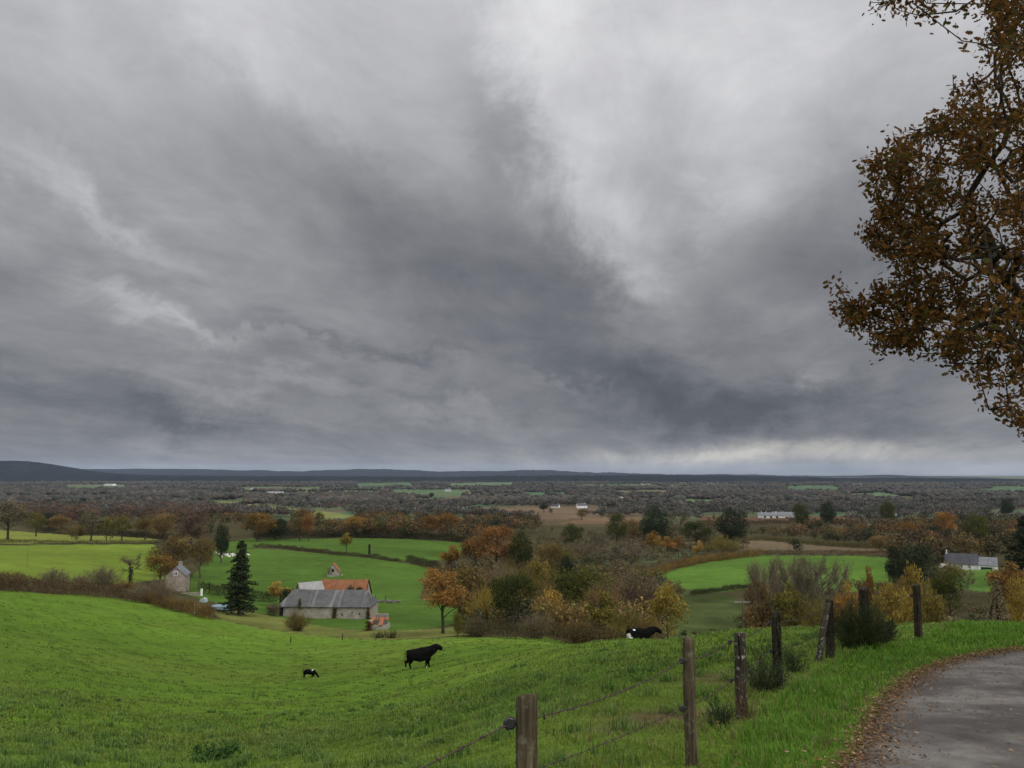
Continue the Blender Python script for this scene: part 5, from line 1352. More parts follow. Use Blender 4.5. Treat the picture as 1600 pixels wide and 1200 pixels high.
def window(parent, x, z, w_, h_, y, mat_f=whitepaint, arch=False):
    """casement on a wall that faces -y: frame with a pane set in it"""
    t = .09
    fr = build('window', [box(x - w_ / 2, x - w_ / 2 + t, y - .06, y + .02, z, z + h_), box(x + w_ / 2 - t, x + w_ / 2, y - .06, y + .02, z, z + h_), box(x - w_ / 2 + t, x + w_ / 2 - t, y - .06, y + .02, z, z + t), box(x - w_ / 2 + t, x + w_ / 2 - t, y - .06, y + .02, z + h_ - t, z + h_), box(x - .03, x + .03, y - .055, y + .02, z + t, z + h_ - t)], mat_f, parent)
    build('pane', [box(x - w_ / 2 + t * .9, x + w_ / 2 - t * .9, y - .03, y + .01, z + t * .9, z + h_ - t * .9)], glass, fr)
    return fr
def opening(parent, name, x, z, w_, h_, y, mat=dark, dep=.04):
    return build(name, [box(x - w_ / 2, x + w_ / 2, y - dep, y + .03, z, z + h_)], mat, parent)
def ivy_on(parent, name, x, z0, z1, y, wd, n, cols=((.03, .04, .014), (.10, .075, .025)), taper=True, out=.22):
    t = rng.random(n); s = (1 - .75 * t) if taper else 1.0
    Pn = np.stack([x + rng.normal(size=n) * wd * .45 * s, y - np.abs(rng.normal(size=n)) * out, z0 + (z1 - z0) * t], -1)
    g = rng.random(n)[:, None]
    return build(name, [leaves(Pn, .22 + .2 * rng.random(n), np.array(cols[0]) * (1 - g) + np.array(cols[1]) * g)], ivy, parent)
def spot(px, py_eave, Y):
    """world point of something seen at a pixel at distance Y"""
    u, v = ray(px, py_eave); return Y * u, Y, Y * v

# long hipped stone barn
Yf = at(530, 966, 100)[1]; X, Y, ze = spot(508, 948, Yf); zg = h1(X, Y) - .5; Y += 4.5
LB = 145 * Y * .985 / F; hw = ze - zg + 1.2
barn = empty('stone_barn', (X, Y, zg - 1.2), math.radians(-2.5), 'long stone barn with grey hipped slate roof and blank front wall', 'barn')
build('wall', wall_ring(LB - .9, 9.0, -1.5, hw), stone, barn)
build('roof', hip_roof(LB - .9, 9.0, hw, 3.4, 2.3, 2.4), slate, barn)
opening(barn, 'doorway', -LB / 2 + 1.1, .2, 1.0, hw - .5, -4.5)
opening(barn, 'window_slit', 4.5, hw - 2.2, .3, .5, -4.5); opening(barn, 'window_slit', 8.8, hw - 1.9, .3, .5, -4.5); opening(barn, 'window_slit', 6.9, hw - 1.6, .28, .4, -4.5)
ivy_on(barn, 'ivy', 2.6, .6, hw - .1, -4.6, .55, 520, ((.035, .04, .016), (.13, .075, .03)), False)
ivy_on(barn, 'ivy', 10.9, -.6, hw + .1, -4.6, .9, 900, ((.035, .035, .014), (.13, .07, .025)))
ivy_on(barn, 'ivy', -6.0, hw - .3, hw + 2.0, -4.9, .55, 420, ((.03, .045, .016), (.10, .10, .035)))
# orange tiled barn behind
X, Y, ze = spot(533, 934, Yf + 17); zg = h1(X, Y); Y += 4.5
L2 = 74 * Y * .985 / F; hw = ze - zg + 1
b2 = empty('tiled_barn', (X, Y, zg - 1), math.radians(-1), 'low barn with big orange clay tile roof behind the long barn', 'barn')
build('wall', wall_ring(L2 - .4, 9.0, -1, hw) + gable(L2 - .4, 9, hw, 4.1, .45, 1) + gable(L2 - .4, 9, hw, 4.1, .45, -1), stone, b2)
build('roof', gable_roof(L2 - .4, 9.0, hw, 4.1, .3, .16, .15, .1), tile, b2)
for x_, s_ in ((2.2, 1.1), (4.6, .75)):
    n = 420; k = 4.1 / 4.5; dy_ = -2.9
    Pn = np.stack([x_ + rng.normal(size=n) * .45 * s_, dy_ + rng.normal(size=n) * .4 * s_, hw + 4.1 + k * dy_ + .5 + rng.normal(size=n) * .42 * s_], -1); g = rng.random((n, 1))
    tag(build('roof_shrub', [leaves(Pn, .3, np.array((.02, .03, .012)) * (1 - g) + np.array((.06, .07, .025)) * g)], ivy, b2))
tag(build('verge_board', [hexa([(L2 / 2 + .02, s * 4.8, hw - .35), (L2 / 2 + .10, s * 4.8, hw - .35), (L2 / 2 + .10, 0, hw + 4.05), (L2 / 2 + .02, 0, hw + 4.05)], [(L2 / 2 + .02, s * 4.8, hw + .05), (L2 / 2 + .10, s * 4.8, hw + .05), (L2 / 2 + .10, 0, hw + 4.4), (L2 / 2 + .02, 0, hw + 4.4)]) for s in (-1, 1)], dark, b2))
# grey shed left of it, turned
X, Y, ze = spot(484, 924, Yf + 14); zg = h1(X, Y)
sh = empty('sheet_shed', (X, Y, zg - 1), math.radians(38), 'grey sheet-roofed shed joined to the left of the orange-roofed barn', 'shed')
hw = ze - zg + 1.0
build('wall', wall_ring(6.0, 4.8, -1, hw - .2) + gable(6.0, 4.8, hw - .2, 2.6, .3, 1) + gable(6.0, 4.8, hw - .2, 2.6, .3, -1), stone, sh)
build('roof', gable_roof(6.0, 4.8, hw - .2, 2.6, .35, .08, .35), sheet, sh)
opening(sh, 'doorway', 1.6, -.5, 2.0, hw - .4, -2.4)
# collapsed outhouse in front of the right end
Yo = at(594, 984, 80)[1]; X, Y, ze = spot(590, 976, Yo); zg = h1(X, Y); Y += 1.9
L4 = 29 * Y * .985 / F; h4 = ze - zg + .8
ru = empty('outhouse', (X, Y, zg - .8), math.radians(-2), 'collapsing little stone outhouse with broken orange tiles at the barn corner', 'outhouse')
a, b = L4 / 2, 1.9
build('wall', [box(-a, a, -b, -b + .4, -1, h4 - .1), box(-a, -a + .4, -b + .4, b, -1, h4 + .5), box(a - .4, a, -b + .4, b, -1, h4 - .3), box(-a + .4, a - .4, b - .4, b, -1, h4 + 1.6)], stone, ru)
rch = []
for i in range(9):
    for j in range(3):
        hole = ((i - 3.2) ** 2 / 2.4 + (j - .6) ** 2 / 1.0 < 1) or ((i - 7.4) ** 2 / 1.6 + (j - .8) ** 2 / 1.3 < 1) or (i < 1)
        if hole: continue
        x0 = -a + (2 * a) * i / 9; x1 = x0 + 2 * a / 9 + .01; y0 = -b - .25 + j * .98; y1 = y0 + 1.02
        z_ = lambda y: h4 + (y + b) * .34 + rng.normal() * .05
        lo = [(x0, y0, z_(y0)), (x1, y0, z_(y0)), (x1, y1, z_(y1)), (x0, y1, z_(y1))]
        rch.append(hexa(lo, [(p_[0], p_[1], p_[2] + .10) for p_ in lo]))
build('roof', rch, brightt, ru)
build('rafter', [hexa([(x_, -b, h4 - .14), (x_ + .12, -b, h4 - .14), (x_ + .12, b, h4 + 1.6), (x_, b, h4 + 1.6)], [(x_, -b, h4 - .02), (x_ + .12, -b, h4 - .02), (x_ + .12, b, h4 + 1.72), (x_, b, h4 + 1.72)]) for x_ in (-a + 1.2, -.2, a - .9)], timber, ru)
opening(ru, 'window_slit', -.6, h4 - 1.5, .35, .5, -b)
ivy_on(ru, 'ivy', -a + .2, -.4, h4 + .7, -b - .05, .8, 500, ((.03, .03, .012), (.12, .06, .025)), False)
# little ruin on the field above
X, Y, zg = at(521, 900, 215); ze = zg
rn = empty('field_hut', (X, Y, zg - .5), math.radians(97), 'tiny ruined stone hut with one orange roof slope alone in the field', 'hut')
build('wall', wall_ring(4.8, 4.2, -1, 2.5, .35) + gable(4.8, 4.2, 2.5, 2.6, .35, -1) + gable(4.8, 4.2, 2.5, 2.6, .35, 1), stone, rn)
rf = gable_roof(4.8, 4.2, 2.5, 2.6, .35, .2, .2)
build('roof', rf[:8], brightt, rn)
build('window_hole', [box(-2.46, -2.38, -.4, .4, 2.2, 3.3)], dark, rn)
for q_ in range(7):
    v = unit(8) * .3; 
    p0 = np.array([-1.5 + q_ * .75, -2.6 - rng.random() * .8, .55])
    build('fallen_stone', [hexa(*[[tuple(p0 + (sx_ * .3 * (1 - .2 * k), sy_ * .25 * (1 - .2 * k), k * .3 - .2) + rng.normal(size=3) * .05) for sx_, sy_ in ((-1, -1), (1, -1), (1, 1), (-1, 1))] for k in (0, 1)])], stone, rn)
n = 160; g = rng.random((n, 1)); Pn = np.stack([-2.4 - np.abs(rng.normal(size=n)) * .3, 1.2 + rng.normal(size=n) * .8, 1.4 + rng.random(n) * 2.6], -1)
build('ivy', [leaves(Pn, .3, np.array((.03, .04, .016)) * (1 - g) + np.array((.09, .085, .03)) * g)], ivy, rn)

# tall stone house with its gable to the viewer
X, Y, zp = spot(280, 885, 228.0); zg = at(285, 928, 150)[2]; 
X, Y, zt = spot(279, 884, 228.0); Wd = 28 * Y * .985 / F; zg = spot(279, 930, 228.0)[2]
eav = spot(279, 897, 228.0)[2] - zg; rise = zt - zg - eav
hs = empty('stone_house', (X, Y, zg), math.radians(90 + 13), 'tall narrow stone house showing its gable, slate roof and tiny attic window', 'house')
Lh = 7.5
build('wall', wall_ring(Lh, Wd, -2.5, eav) + gable(Lh, Wd, eav, rise, .5, -1) + gable(Lh, Wd, eav, rise, .5, 1), stone2, hs)
hr = build('roof', gable_roof(Lh, Wd, eav, rise, .25, .16, .15), slate2, hs)
build('chimney', [box(2.9, 3.7, -.5, .5, eav + rise - .8, eav + rise + .7), box(2.82, 3.78, -.58, .58, eav + rise + .7, eav + rise + .82)], stone2, hr)
fr = build('window', [box(-Lh / 2 - .05, -Lh / 2 + .02, -.52, -.40, eav + .1, eav + 1.15), box(-Lh / 2 - .05, -Lh / 2 + .02, .40, .52, eav + .1, eav + 1.15), box(-Lh / 2 - .05, -Lh / 2 + .02, -.40, .40, eav + 1.03, eav + 1.15), box(-Lh / 2 - .05, -Lh / 2 + .02, -.40, .40, eav + .1, eav + .2), box(-Lh / 2 - .045, -Lh / 2 + .02, -.04, .04, eav + .2, eav + 1.03)], whitepaint, hs)
build('pane', [box(-Lh / 2 - .025, -Lh / 2 + .01, -.41, .41, eav + .19, eav + 1.04)], glass, fr)
build('door', [box(-1.0, 0, -Wd / 2 - .05, -Wd / 2 + .03, 0, 2.1)], timber, hs)
# garden wall with pillar
gx, gy, gz_ = spot(262, 931, 219.0); g2 = spot(313, 925, 221.0)
d = np.array([g2[0] - gx, g2[1] - gy]); Lw = np.linalg.norm(d); zt = h1(gx, gy)
gw = empty('garden_wall', (gx, gy, min(h1(gx, gy), h1(g2[0], g2[1]))), math.atan2(d[1], d[0]), 'low pale stone terrace wall in front of the stone house', 'wall')
top_ = gz_ - gw.location.z + .5
build('wall', [box(0, Lw, -.2, .2, -1, top_)], stone2, gw)
build('coping', [box(-.05, Lw + .05, -.27, .27, top_ + .003, top_ + .12)], stone2, gw)
build('pillar', [box(Lw + .1, Lw + .6, -.25, .25, -1, top_ + .9), box(Lw + .05, Lw + .65, -.3, .3, top_ + .9, top_ + 1.02)], whitepaint, gw)
for px_, base_, h_, lb in ((304, 937, 1.6, 'short white post in the ochre hedge below the stone house'),):
    x_, y_, z_ = at(px_, 958, 100)
    o = build('garden_post', tube([(0, 0, -.3), (0, 0, 1.0), (0, 0, 2.3)], [.08, .08, .07], 8), whitepaint, None, (x_, y_, z_)); tag(o, lb, 'post')
# white plastic cloche and pale blue pool cover on the lawn
x_, y_, z_ = at(318, 941, 190)
th = np.linspace(0, PI, 12)
V = np.array([(math.cos(a_) * .8, yv, math.sin(a_) * 1.1) for yv in (-.9, 0, .9) for a_ in th]); i = np.arange(2)[:, None] * 12; j = np.arange(11)[None]
tag(build('garden_cloche', [(V, np.stack([i + j, i + j + 1, i + 13 + j, i + 12 + j], -1).reshape(-1, 4)), (V[:12], np.arange(12)[None]), (V[24:], np.arange(12)[None])], m_noise('milky plastic', (.22, .27, .27), (.32, .37, .37), 2), None, (x_, y_, z_)), 'small milky plastic cloche on the lawn by the stone house', 'cloche')
x_, y_, z_ = at(344, 951, 150)
n = 28; tt = np.linspace(0, 2 * PI, n, endpoint=False)
V = np.vstack([np.stack([np.cos(tt) * 2.1, np.sin(tt) * 2.1, np.full(n, zz)], -1) for zz in (-.6, .75)])
j = np.arange(n); tag(build('garden_pool', [(V, np.stack([j, (j + 1) % n, n + (j + 1) % n, n + j], -1)), (V[n:], np.arange(n)[None])], m_noise('pale blue tarpaulin', (.13, .21, .25), (.22, .30, .34), 1.5), None, (x_, y_, z_)), 'pale blue covered pool half hidden by the hedge near the spruce', 'pool')

# white house on the right
Yh = at(1517, 889, 180)[1]; X, Y, ze = spot(1517, 880, Yh); zg = h1(X, Y)
Lw_ = 71 * Y * .985 / F
wh = empty('white_house', (X, Y, zg), math.radians(-31), 'long low white house with dark slate roof and lighter garage roof', 'house')
hw = ze - zg
build('wall', [box(-Lw_ / 2, 2.6, -4, 4, -2, hw)] + withm(gable(Lw_, 8, hw, 3.4, .4, -1), 0), whitew, wh)
o_ = gable_roof(Lw_ / 2 + 2.6, 8, hw, 3.6, .3, .15, .2); c_ = (-Lw_ / 2 + 2.6) / 2
rf = build('roof', [(v + (c_, 0, 0), f_) for v, f_ in o_], darkslate, wh)
build('chimney', [box(-Lw_ / 2 + .4, -Lw_ / 2 + 1.0, -.5, .3, hw + 3, hw + 4.9)], whitepaint, rf)
ga = Lw_ / 2 - 2.6; gc = 2.6 + ga / 2
an = build('annexe', [box(2.603, Lw_ / 2, -4.4, 3.6, -2, hw - .05)] + [(v + (gc, -.4, 0), f_) for v, f_ in gable(ga, 8, hw - .05, 2.7, .4, 1)], whitepaint, wh)
build('annexe_roof', [(v + (gc, -.4, 0), f_) for v, f_ in gable_roof(ga - .1, 8, hw - .05, 2.7, .35, .13, .1)], slate2, an)
opening(wh, 'garage_door', 2.6 + ga * .42, -.2, ga * .6, hw * .72, -4.4, m_noise('dark green garage', (.010, .022, .018), (.02, .035, .028), 1))
for x_ in (-Lw_ / 2 + 1.6, -Lw_ / 2 + 3.4, -3.2, -.5): window(wh, x_, .7, .9, 1.2, -4.0)
opening(an, 'roof_light', gc + .8, hw + 1.0, .5, .12, -2.8, whitepaint, .3)
X, Y, ze = spot(1475, 884, 290.0); zg = h1(X, Y)
sd = empty('garden_shed', (X, Y, zg), math.radians(10), 'tiny pinkish shed roof among bushes left of the white house', 'shed')
build('wall', wall_ring(2.8, 2.2, -.5, ze - zg, .1), whitew, sd); build('roof', gable_roof(2.8, 2.2, ze - zg, .7, .2, .06), m_roof('pale pink roof', (.42, .36, .34), (.55, .48, .46), (.3, .25, .24)), sd)

# grey roofed farm in the right middle distance
X, Y, zg = at(1208, 808.5, 480); ze = zg + 3.2
fm = empty('grey_farm', (X, Y, zg), math.radians(-16), 'broad grey-roofed farm buildings beside the brown ploughed field', 'farm')
hw = max(3.2, ze - zg)
for (cx_, cy_, L_, W_, rz_) in ((-8, 0, 20, 11, 2.6), (12, 6, 26, 13, 3.4), (0, -12, 26, 7, 1.8)):
    wl = build('wall', [(v + (cx_, cy_, 0), f_) for v, f_ in wall_ring(L_, W_, -3, hw) + gable(L_, W_, hw, rz_, .4, 1) + gable(L_, W_, hw, rz_, .4, -1)], cream, fm)
    build('roof', [(v + (cx_, cy_, 0), f_) for v, f_ in gable_roof(L_, W_, hw, rz_, .5, .2, .3)], slate2, fm)
for x_ in (-14, -9, 3): build('chimney', [box(x_, x_ + .9, -.5, .5, hw + 2, hw + 4.2)], whitew, fm)
for x_ in (-10, -3, 4): opening(fm, 'doorway', x_, 0, 2.6, 2.4, -15.5)

# scattered houses of the plain
HOUSES = [ # px, row of base, distance, length, wall, roof, label
 (868, 793, 1050, 13, cream, darkslate, 'white house with dark hipped-looking roof at the far edge of the ploughed fields'),
 (909, 793, 1020, 16, whitepaint, slate, 'bright white house right of centre above the brown ploughed field'),
 (820, 782, 1500, 22, cream, slate2, 'pale farmhouse on the plain above the ploughed trees'),
 (842, 783, 1450, 16, whitew, tile, 'pinkish house in the village above the ploughed field'),
 (867, 785, 1350, 9, whitepaint, slate2, 'small white gable beside the thin dark conifer'),
 (975, 782, 1500, 20, cream, sheet, 'cluster house of pale walls above the dark pines'),
 (1005, 791, 1150, 16, whitew, slate2, 'white house peeping above the tallest pine clump'),
 (1060, 774, 1900, 34, cream, brightt, 'long brick-red roofed hall on the far brown slope'),
 (1052, 772, 2000, 12, whitepaint, sheet, 'white block left of the brick-red hall on the far slope'),
 (1160, 796, 900, 10, whitepaint, darkslate, 'little white house left of the grey farm'),
 (1241, 786, 1250, 14, whitepaint, sheet, 'flat white shed in the valley right of the grey farm'),
 (1274, 787, 1200, 24, cream, sheet, 'long white shed roof above the dark evergreens'),
 (1397, 801, 640, 5, whitepaint, slate2, 'tiny white gable buried in the right hand wood'),
 (1340, 758, 4200, 60, whitew, slate2, 'remote pale building under the ridge on the right'),
 (25, 747, 5200, 90, cream, sheet, 'pale blocks of the far town at the left edge'),
 (172, 758, 3600, 60, whitepaint, sheet, 'white warehouse on the far plain at left'),
 (200, 773, 2100, 14, whitepaint, slate2, 'small white house above the purple wood on the left'),
 (245, 773, 2050, 22, whitepaint, slate, 'white gabled farmhouse above the purple wood'),
 (280, 775, 1950, 20, cream, slate2, 'long pale house right of the white gabled farmhouse'),
 (314, 778, 1800, 26, whitepaint, sheet, 'white low buildings left of the pale hillside field'),
 (398, 767, 2700, 30, whitepaint, sheet, 'white shed beyond the pale hillside field'),
 (430, 772, 2300, 46, cream, sheet, 'pale glasshouse rows of a nursery on the plain'),
 (445, 783, 1650, 20, whitew, slate2, 'pale cottage under the nursery glasshouses'),
 (510, 784, 1600, 12, cream, tile, 'cream cottage with red roof in the bare trees'),
 (1008, 757, 4300, 50, whitew, slate2, 'remote white building near the foot of the dark ridge'),
 (700, 767, 2800, 22, whitew, slate2, 'remote white cottage in the middle of the plain'),
]
for i, (px_, py_, Yd, L_, wm_, rm_, lb) in enumerate(HOUSES):
    X, Yd, zg = at(px_, py_ + .5, Yd * .72, Yd * 1.6)
    big = L_ > 30; W_ = L_ * (.42 if big else .55); hw = 3.0 + (2.5 if big else (i % 3) * .7); rs = W_ * (.16 if big else .40)
    ho = empty('house' if not big else 'shed_building', (X, Yd, zg), math.radians((i * 37) % 50 - 25), lb, 'house' if not big else 'building')
    build('wall', wall_ring(L_, W_, -6, hw, .4) + gable(L_, W_, hw, rs, .4, 1) + gable(L_, W_, hw, rs, .4, -1), wm_, ho)
    r_ = build('roof', gable_roof(L_, W_, hw, rs, .4, .2, .2), rm_, ho)
    if not big:
        build('chimney', [box(L_ * .3, L_ * .3 + .8, -.4, .4, hw + rs - .6, hw + rs + 1.1)], cream, r_)
        if L_ > 8:
            for x_ in (-L_ * .28, L_ * .2): window(ho, x_, .9, 1.1, 1.3, -W_ / 2)

# ------------------------------------------------------------------ poles
def pole(name, px_, base, top, r_, mat, label, cross=None, ymin=60, Y=None):
    if Y: X = Y * ray(px_, 900)[0]; Z = h1(X, Y)
    else: X, Y, Z = at(px_, base, ymin)
    h = Y * ray(px_, top)[1] - Z
    o = empty(name, (X, Y, Z), 0, label, 'pole')
    build('post', tube([(0, 0, -.5), (0, 0, h * .5), (.02, 0, h)], [r_, r_ * .9, r_ * .75], 8), mat, o)
    return o, h
o, h = pole('utility_pole', 1158, 985, 938, .10, timber, 'thin grey pole with a pale crossbar beyond the lichened fence post', Y=118)
build('crossbar', [box(-1.15, 1.15, -.05, .05, h - .30, h - .20)], m_noise('pale zinc', (.20, .20, .19), (.28, .28, .27), 3), o)
o, h = pole('ivied_stump_pole', 577, 870, 850, .32, ivyb, 'ivy-wrapped broken trunk standing on the field hedge', ymin=200)
n = 700; g = rng.random((n, 1)); th = rng.random(n) * 6.28
build('ivy', [leaves(np.stack([np.cos(th) * .45, np.sin(th) * .45, rng.random(n) * h * .95], -1), .34, np.array((.012, .016, .008)) * (1 - g) + np.array((.04, .038, .018)) * g)], ivy, o)
pole('field_mast', 42, 887, 856, .05, timber, 'thin mast standing in the left middle field', ymin=150)
o, h = pole('utility_pole', 311, 925, 868, .11, timber, 'tall thin utility pole right of the stone house', Y=236)
build('crossbar', [box(-.6, .6, -.06, .06, h - .5, h - .38)], timber, o)
for i, (px_, base, top, lb) in enumerate(((454, 1004, 996, 'lone short stake in the pasture below the round brown bush'), (535, 1000, 990, 'short stake at the pasture edge below the long barn'), (327, 925, 908, 'stake in the dark hedge left of the spruce'), (587, 939, 930, 'left of two stakes right of the barns'), (602, 939, 930, 'right of two stakes beside the rubble heap'))):
    X, Y, Z = at(px_, base, 60); h = max(.9, Y * ray(px_, top)[1] - Z)
    tag(build('wooden_stake', tube([(0, 0, -.3), (.02, 0, h * .6), (.03, 0, h)], [.10, .09, .08], 7), oldwood, None, (X, Y, Z)), lb, 'stake')
X, Y, Z = at(598, 941, 150); ch = []
for i in range(60):
    c = np.array([rng.normal() * 2.6, rng.normal() * .7, .1 + .25 * rng.random()]); s = .18 + .25 * rng.random()
    ch.append(hexa(*[[tuple(c + (sx_ * s, sy_ * s * .8, (k - .5) * s * 1.1) + rng.normal(size=3) * .06) for sx_, sy_ in ((-1, -1), (1, -1), (1, 1), (-1, 1))] for k in (0, 1)]))
tag(build('rubble', ch, m_noise('mossy rubble', (.07, .065, .05), (.17, .16, .13), 3), None, (X, Y, Z)), 'long low heap of pale rubble on the grass right of the barns', 'rubble', None, 'stuff')
for px_, base, lb, s_ in ((593, 997, 'dead thistle tuft at the pasture edge below the outhouse', 1.0), (612, 997, 'spiky dead weed tuft right of the thistle at the pasture edge', 1.2)):
    X, Y, Z = at(px_, base, 60); n = 70; D_ = unit(n) * .5 + (0, 0, .8); 
    g = rng.random((n, 1)); cl_ = np.array((.03, .028, .014)) * (1 - g) + np.array((.08, .065, .03)) * g
    Pn = np.stack([rng.normal(size=n) * .5, rng.normal(size=n) * .4, np.zeros(n)], -1)
    tag(build('weed_clump', [twigs(Pn, D_, 1.3 * s_, .05, cl_), leaves(Pn + D_ * rng.random((n, 1)), .28, cl_)], m_attr('weed'), None, (X, Y, Z)), lb, 'weeds')
# ------------------------------------------------------------------ cattle
def skinned(name, J, E, mat, root_i=0, sub=2, fat=1.22):
    """one continuous body grown over a skeleton: J = {joint: (x, y, z, rx, ry)}"""
    keys = list(J); me = bpy.data.meshes.new(name)
    me.from_pydata([J[k][:3] for k in keys], [(keys.index(a), keys.index(b)) for a, b in E], [])
    o = bpy.data.objects.new(name, me); C.objects.link(o)
    sk = o.modifiers.new('skin', 'SKIN'); sk.use_smooth_shade = True; sk.branch_smoothing = .3
    for i, k in enumerate(keys):
        v = me.skin_vertices[0].data[i]; v.radius = (J[k][3] * fat, J[k][4] * fat); v.use_root = (i == root_i)
    sb = o.modifiers.new('sub', 'SUBSURF'); sb.levels = sub; sb.render_levels = sub
    dg = bpy.context.evaluated_depsgraph_get(); ev = o.evaluated_get(dg)
    m2 = bpy.data.meshes.new_from_object(ev); m2.name = name
    bpy.data.objects.remove(o)
    o = bpy.data.objects.new(name, m2); C.objects.link(o); m2.materials.clear()
    m2.polygons.foreach_set('use_smooth', np.ones(len(m2.polygons), bool))
    return o
def cattle_body(graze=False, bull=False, headturn=0.0, step=0.0, high=0.0):
    """adult, 1 unit = metres, nose towards +x, withers about 1.35 m"""
    b = 1.28 if bull else 1.0
    J = dict(
     hip=(-.78, 0, 1.10, .27 * b, .24 * b), rump=(-1.00, 0, 1.12, .23, .22), belly=(-.25, 0, .96, .40 * b, .34 * b), chest=(.30, 0, .96, .41 * b, .33 * b), wither=(.62, 0, 1.08 + .13 * high, .34 * b, .27 * b))
    E = [('hip', 'rump'), ('hip', 'belly'), ('belly', 'chest'), ('chest', 'wither')]
    if graze:
        J.update(neck=(.95, 0, .86, .20, .15), neck2=(1.20, .0, .58, .155, .12), poll=(1.36, 0, .40, .13, .12), nose=(1.50, 0, .17, .085, .075), muz=(1.52, 0, .07, .07, .065))
    else:
        t = headturn
        J.update(neck=(.90, .05 * t, 1.20 + .14 * high, .29 * b, .23 * b), neck2=(1.08, .12 * t, 1.30 + .20 * high, .23 * b, .19 * b), poll=(1.24, .22 * t, 1.36 + .24 * high, .155 * b, .15 * b), nose=(1.52 - .08 * abs(t), .40 * t, 1.18 + .26 * high, .115 * b, .11 * b), muz=(1.60 - .08 * abs(t), .48 * t, 1.11 + .26 * high, .095, .09))
    E += [('wither', 'neck'), ('neck', 'neck2'), ('neck2', 'poll'), ('poll', 'nose'), ('nose', 'muz')]
    for s, nm in ((1, 'l'), (-1, 'r')):
        q = step * s
        J.update({'fs' + nm: (.52, s * .18, .70, .19, .15), 'fk' + nm: (.50 + .10 * q, s * .18, .40, .075, .07), 'ff' + nm: (.50 + .14 * q, s * .18, .13, .052, .05), 'fh' + nm: (.53 + .16 * q, s * .18, .03, .065, .06),
                  'ht' + nm: (-.80, s * .17, .82, .25, .16), 'hk' + nm: (-.74 - .08 * q, s * .18, .60, .15, .11), 'hh' + nm: (-.95 - .14 * q, s * .18, .40, .07, .06), 'hf' + nm: (-.90 - .16 * q, s * .18, .13, .05, .048), 'hb' + nm: (-.85 - .16 * q, s * .18, .03, .065, .06)})
        E += [('chest', 'fs' + nm), ('fs' + nm, 'fk' + nm), ('fk' + nm, 'ff' + nm), ('ff' + nm, 'fh' + nm), ('hip', 'ht' + nm), ('ht' + nm, 'hk' + nm), ('hk' + nm, 'hh' + nm), ('hh' + nm, 'hf' + nm), ('hf' + nm, 'hb' + nm)]
    return J, E
coat_black = m_noise('black coat', (.0030, .0030, .0033), (.0065, .006, .006), 6, rough=.95, spec=.03)
coat_white = m_noise('white coat', (.55, .53, .48), (.72, .70, .66), 5)
coat_pink = m_noise('udder skin', (.42, .27, .20), (.55, .38, .30), 5)
horn = m_noise('horn', (.16, .14, .11), (.30, .27, .22), 5)
hoof = m_noise('hoof', (.03, .025, .02), (.06, .05, .04), 5)
def animal(px_, Y, rz, s, label, cat, name, patches, graze=False, bull=False, turn=0, high=0.0, udder=False, base=None, horns=True, ymin=20):
    if base: X, Y, Z = at(px_, base, ymin)
    else: X = Y * ray(px_, 1000)[0]; Z = h1(X, Y)
    J, E = cattle_body(graze, bull, turn, .9 if not graze else .4, high)
    o = skinned(name, J, E, None)
    me = o.data
    for m_ in (coat_black, coat_white, hoof): me.materials.append(m_)
    co_ = np.zeros(len(me.vertices) * 3); me.vertices.foreach_get('co', co_); co_ = co_.reshape(-1, 3)
    mi = np.zeros(len(me.polygons), int)
    for i, p_ in enumerate(me.polygons):
        c = co_[list(p_.vertices)].mean(0)
        for (x_, y_, z_, rx, ry, rz_) in patches:
            if ((c[0] - x_) / rx) ** 2 + ((c[1] - y_) / ry) ** 2 + ((c[2] - z_) / rz_) ** 2 < 1: mi[i] = 1
        if c[2] < .06 and not (graze and c[0] > 1): mi[i] = 2
    me.polygons.foreach_set('material_index', mi)
    o.location = (X, Y, Z - .02); o.rotation_euler = (0, 0, rz); o.scale = (s, s, s)
    tag(o, label, cat)
    po = np.array(J['poll'][:3]); no = np.array(J['nose'][:3]); fw = (no - po) / np.linalg.norm(no - po)
    sd = np.cross(fw, (0, 0, 1.0)); sd /= np.linalg.norm(sd); up = np.cross(sd, fw)
    for k in (-1, 1):
        a_ = po + sd * k * .10 - fw * .02
        build('ear', tube([a_, a_ + sd * k * .10 + up * .02, a_ + sd * k * .20 - up * .01, a_ + sd * k * .25 - up * .02], [.02, .055, .045, .01], 6), coat_black, o, None, True)
        if horns: build('horn', tube([a_ + up * .08, a_ + up * .13 + sd * k * .08, a_ + up * .20 + sd * k * .11], [.03, .022, .006], 6), horn, o, None, True)
        e_ = po + fw * .12 + sd * k * .105 + up * .05
        build('eye', [(lambda V, Fq: (V, Fq))(*tube([e_ - sd * k * .012, e_ + sd * k * .006, e_ + sd * k * .016], [.02, .018, .006], 7, False)[0])], hoof, o, None, True)
    h_ = J['rump']
    build('tail', tube([(-1.00, 0, 1.28), (-1.13, .02, 1.14), (-1.14, .03, .82), (-1.12, .03, .54), (-1.12, .03, .42)], [.045, .035, .024, .028, .05], 6), coat_black, o, None, True)
    if udder:
        U, Fu = [], []
        ch = tube([(-.50, 0, .80), (-.52, 0, .68), (-.52, 0, .56), (-.52, 0, .50)], [.16, .19, .15, .06], 10)
        for tx_, ty_ in ((-.43, .07), (-.43, -.07), (-.60, .07), (-.60, -.07)): ch += tube([(tx_, ty_, .55), (tx_, ty_, .45)], [.022, .015], 5)
        build('udder', ch, coat_pink, o, None, True)
    return o
animal(657, 50, math.radians(12), 1.05, 'big black bull standing side-on with raised head in the pasture', 'bull', 'bull', [(-.86, .18, .1, .16, .16, .14), (.56, -.18, .1, .2, .16, .16), (-.2, 0, .50, .18, .2, .14)], bull=True, turn=-.45, high=.75, base=1044)
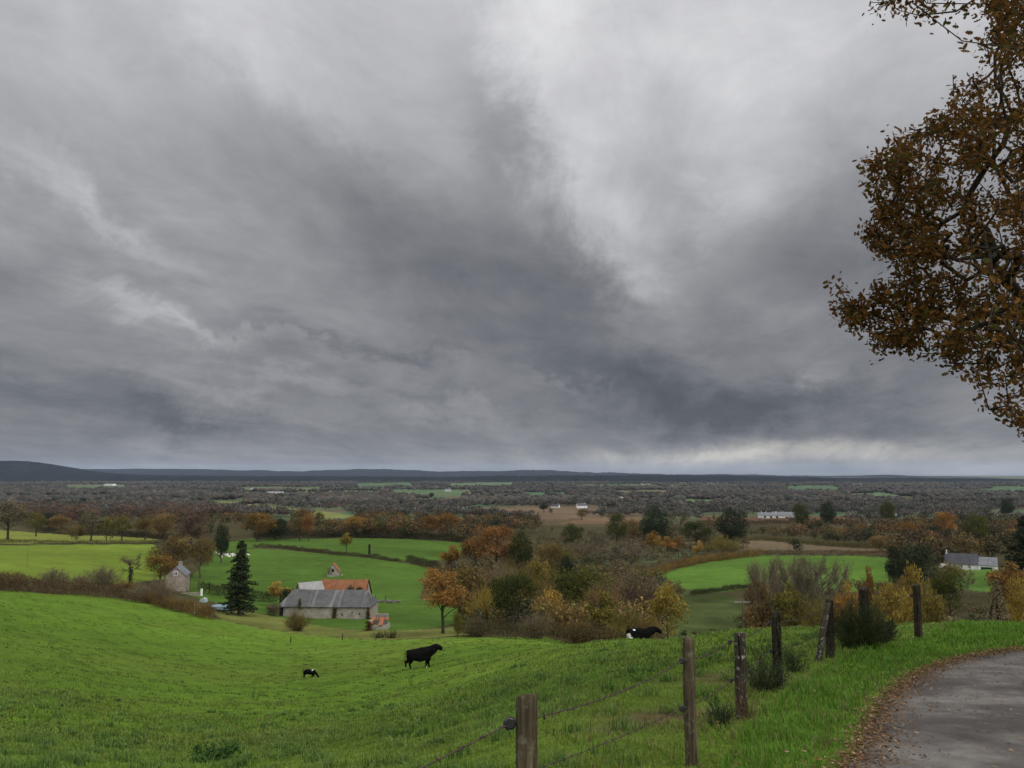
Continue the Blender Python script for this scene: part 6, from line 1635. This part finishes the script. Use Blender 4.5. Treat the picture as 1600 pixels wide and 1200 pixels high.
animal(484, 50, math.radians(-14), .56, 'small black calf with white marks grazing alone in the pasture', 'calf', 'calf', [(.50, .1, 1.32, .16, .4, .16), (-.80, 0, 1.36, .10, .25, .12), (0, 0, .10, .9, .4, .14), (-.2, 0, .62, .4, .25, .1)], graze=True, base=1060, horns=False)
animal(1001, 48, math.radians(26), .88, 'black and white cow half hidden behind the pasture crest', 'cow', 'cow', [(-.66, -.25, 1.36, .09, .20, .15), (-.56, -.3, 1.26, .07, .20, .12), (-.78, .1, .55, .3, .16, .45), (-.55, 0, .62, .42, .33, .16), (-1.05, -.1, .72, .20, .4, .34)], turn=-.5, udder=True, horns=False, high=-.8)

# white cattle lying in the far field: one modelled, the rest copies
J = dict(hip=(-.7, 0, .42, .32, .34), belly=(-.1, 0, .46, .38, .40), chest=(.4, 0, .45, .36, .36), neck=(.78, 0, .66, .22, .20), poll=(1.05, 0, .90, .15, .15), nose=(1.28, 0, .72, .10, .10), fk=(.62, .34, .12, .09, .09), hk=(-.35, .44, .14, .11, .11))
E = [('hip', 'belly'), ('belly', 'chest'), ('chest', 'neck'), ('neck', 'poll'), ('poll', 'nose'), ('chest', 'fk'), ('hip', 'hk')]
lo = skinned('cow', J, E, None, 0, 1); lo.data.materials.append(coat_white)
ear = build('ear', tube([(1.02, -.28, .95), (1.02, -.12, .97), (1.02, .12, .97), (1.02, .28, .95)], [.02, .05, .05, .02], 5), coat_white, lo, None, True)
for i, (px_, py_) in enumerate([(341, 868), (347, 871), (350, 867), (353, 869), (356, 868.5), (358, 871), (361, 868), (364, 870), (366, 867.5), (368, 870), (338, 866), (388, 868)]):
    o = lo if i == 0 else copy_tree(lo)
    o.location = at(px_, py_, 250); o.rotation_euler = (0, 0, i * 2.1)
    tag(o, 'small white cow lying in the far field behind the spruce', 'cow', 'white cattle resting in the far field')
# ------------------------------------------------------------------ thin autumn haze over the whole valley
hz_m = bpy.data.materials.new('valley haze'); hz_m.use_nodes = True
n_ = hz_m.node_tree; n_.nodes.remove(n_.nodes['Principled BSDF'])
pv = n_.nodes.new('ShaderNodeVolumePrincipled'); pv.inputs['Color'].default_value = (.62, .76, 1.0, 1); pv.inputs['Density'].default_value = HAZE
n_.links.new(pv.outputs[0], n_.nodes['Material Output'].inputs['Volume'])
hb = build('haze', [box(-45000, 45000, -400, 33000, -260, 330)], hz_m)
tag(hb, kind='stuff')
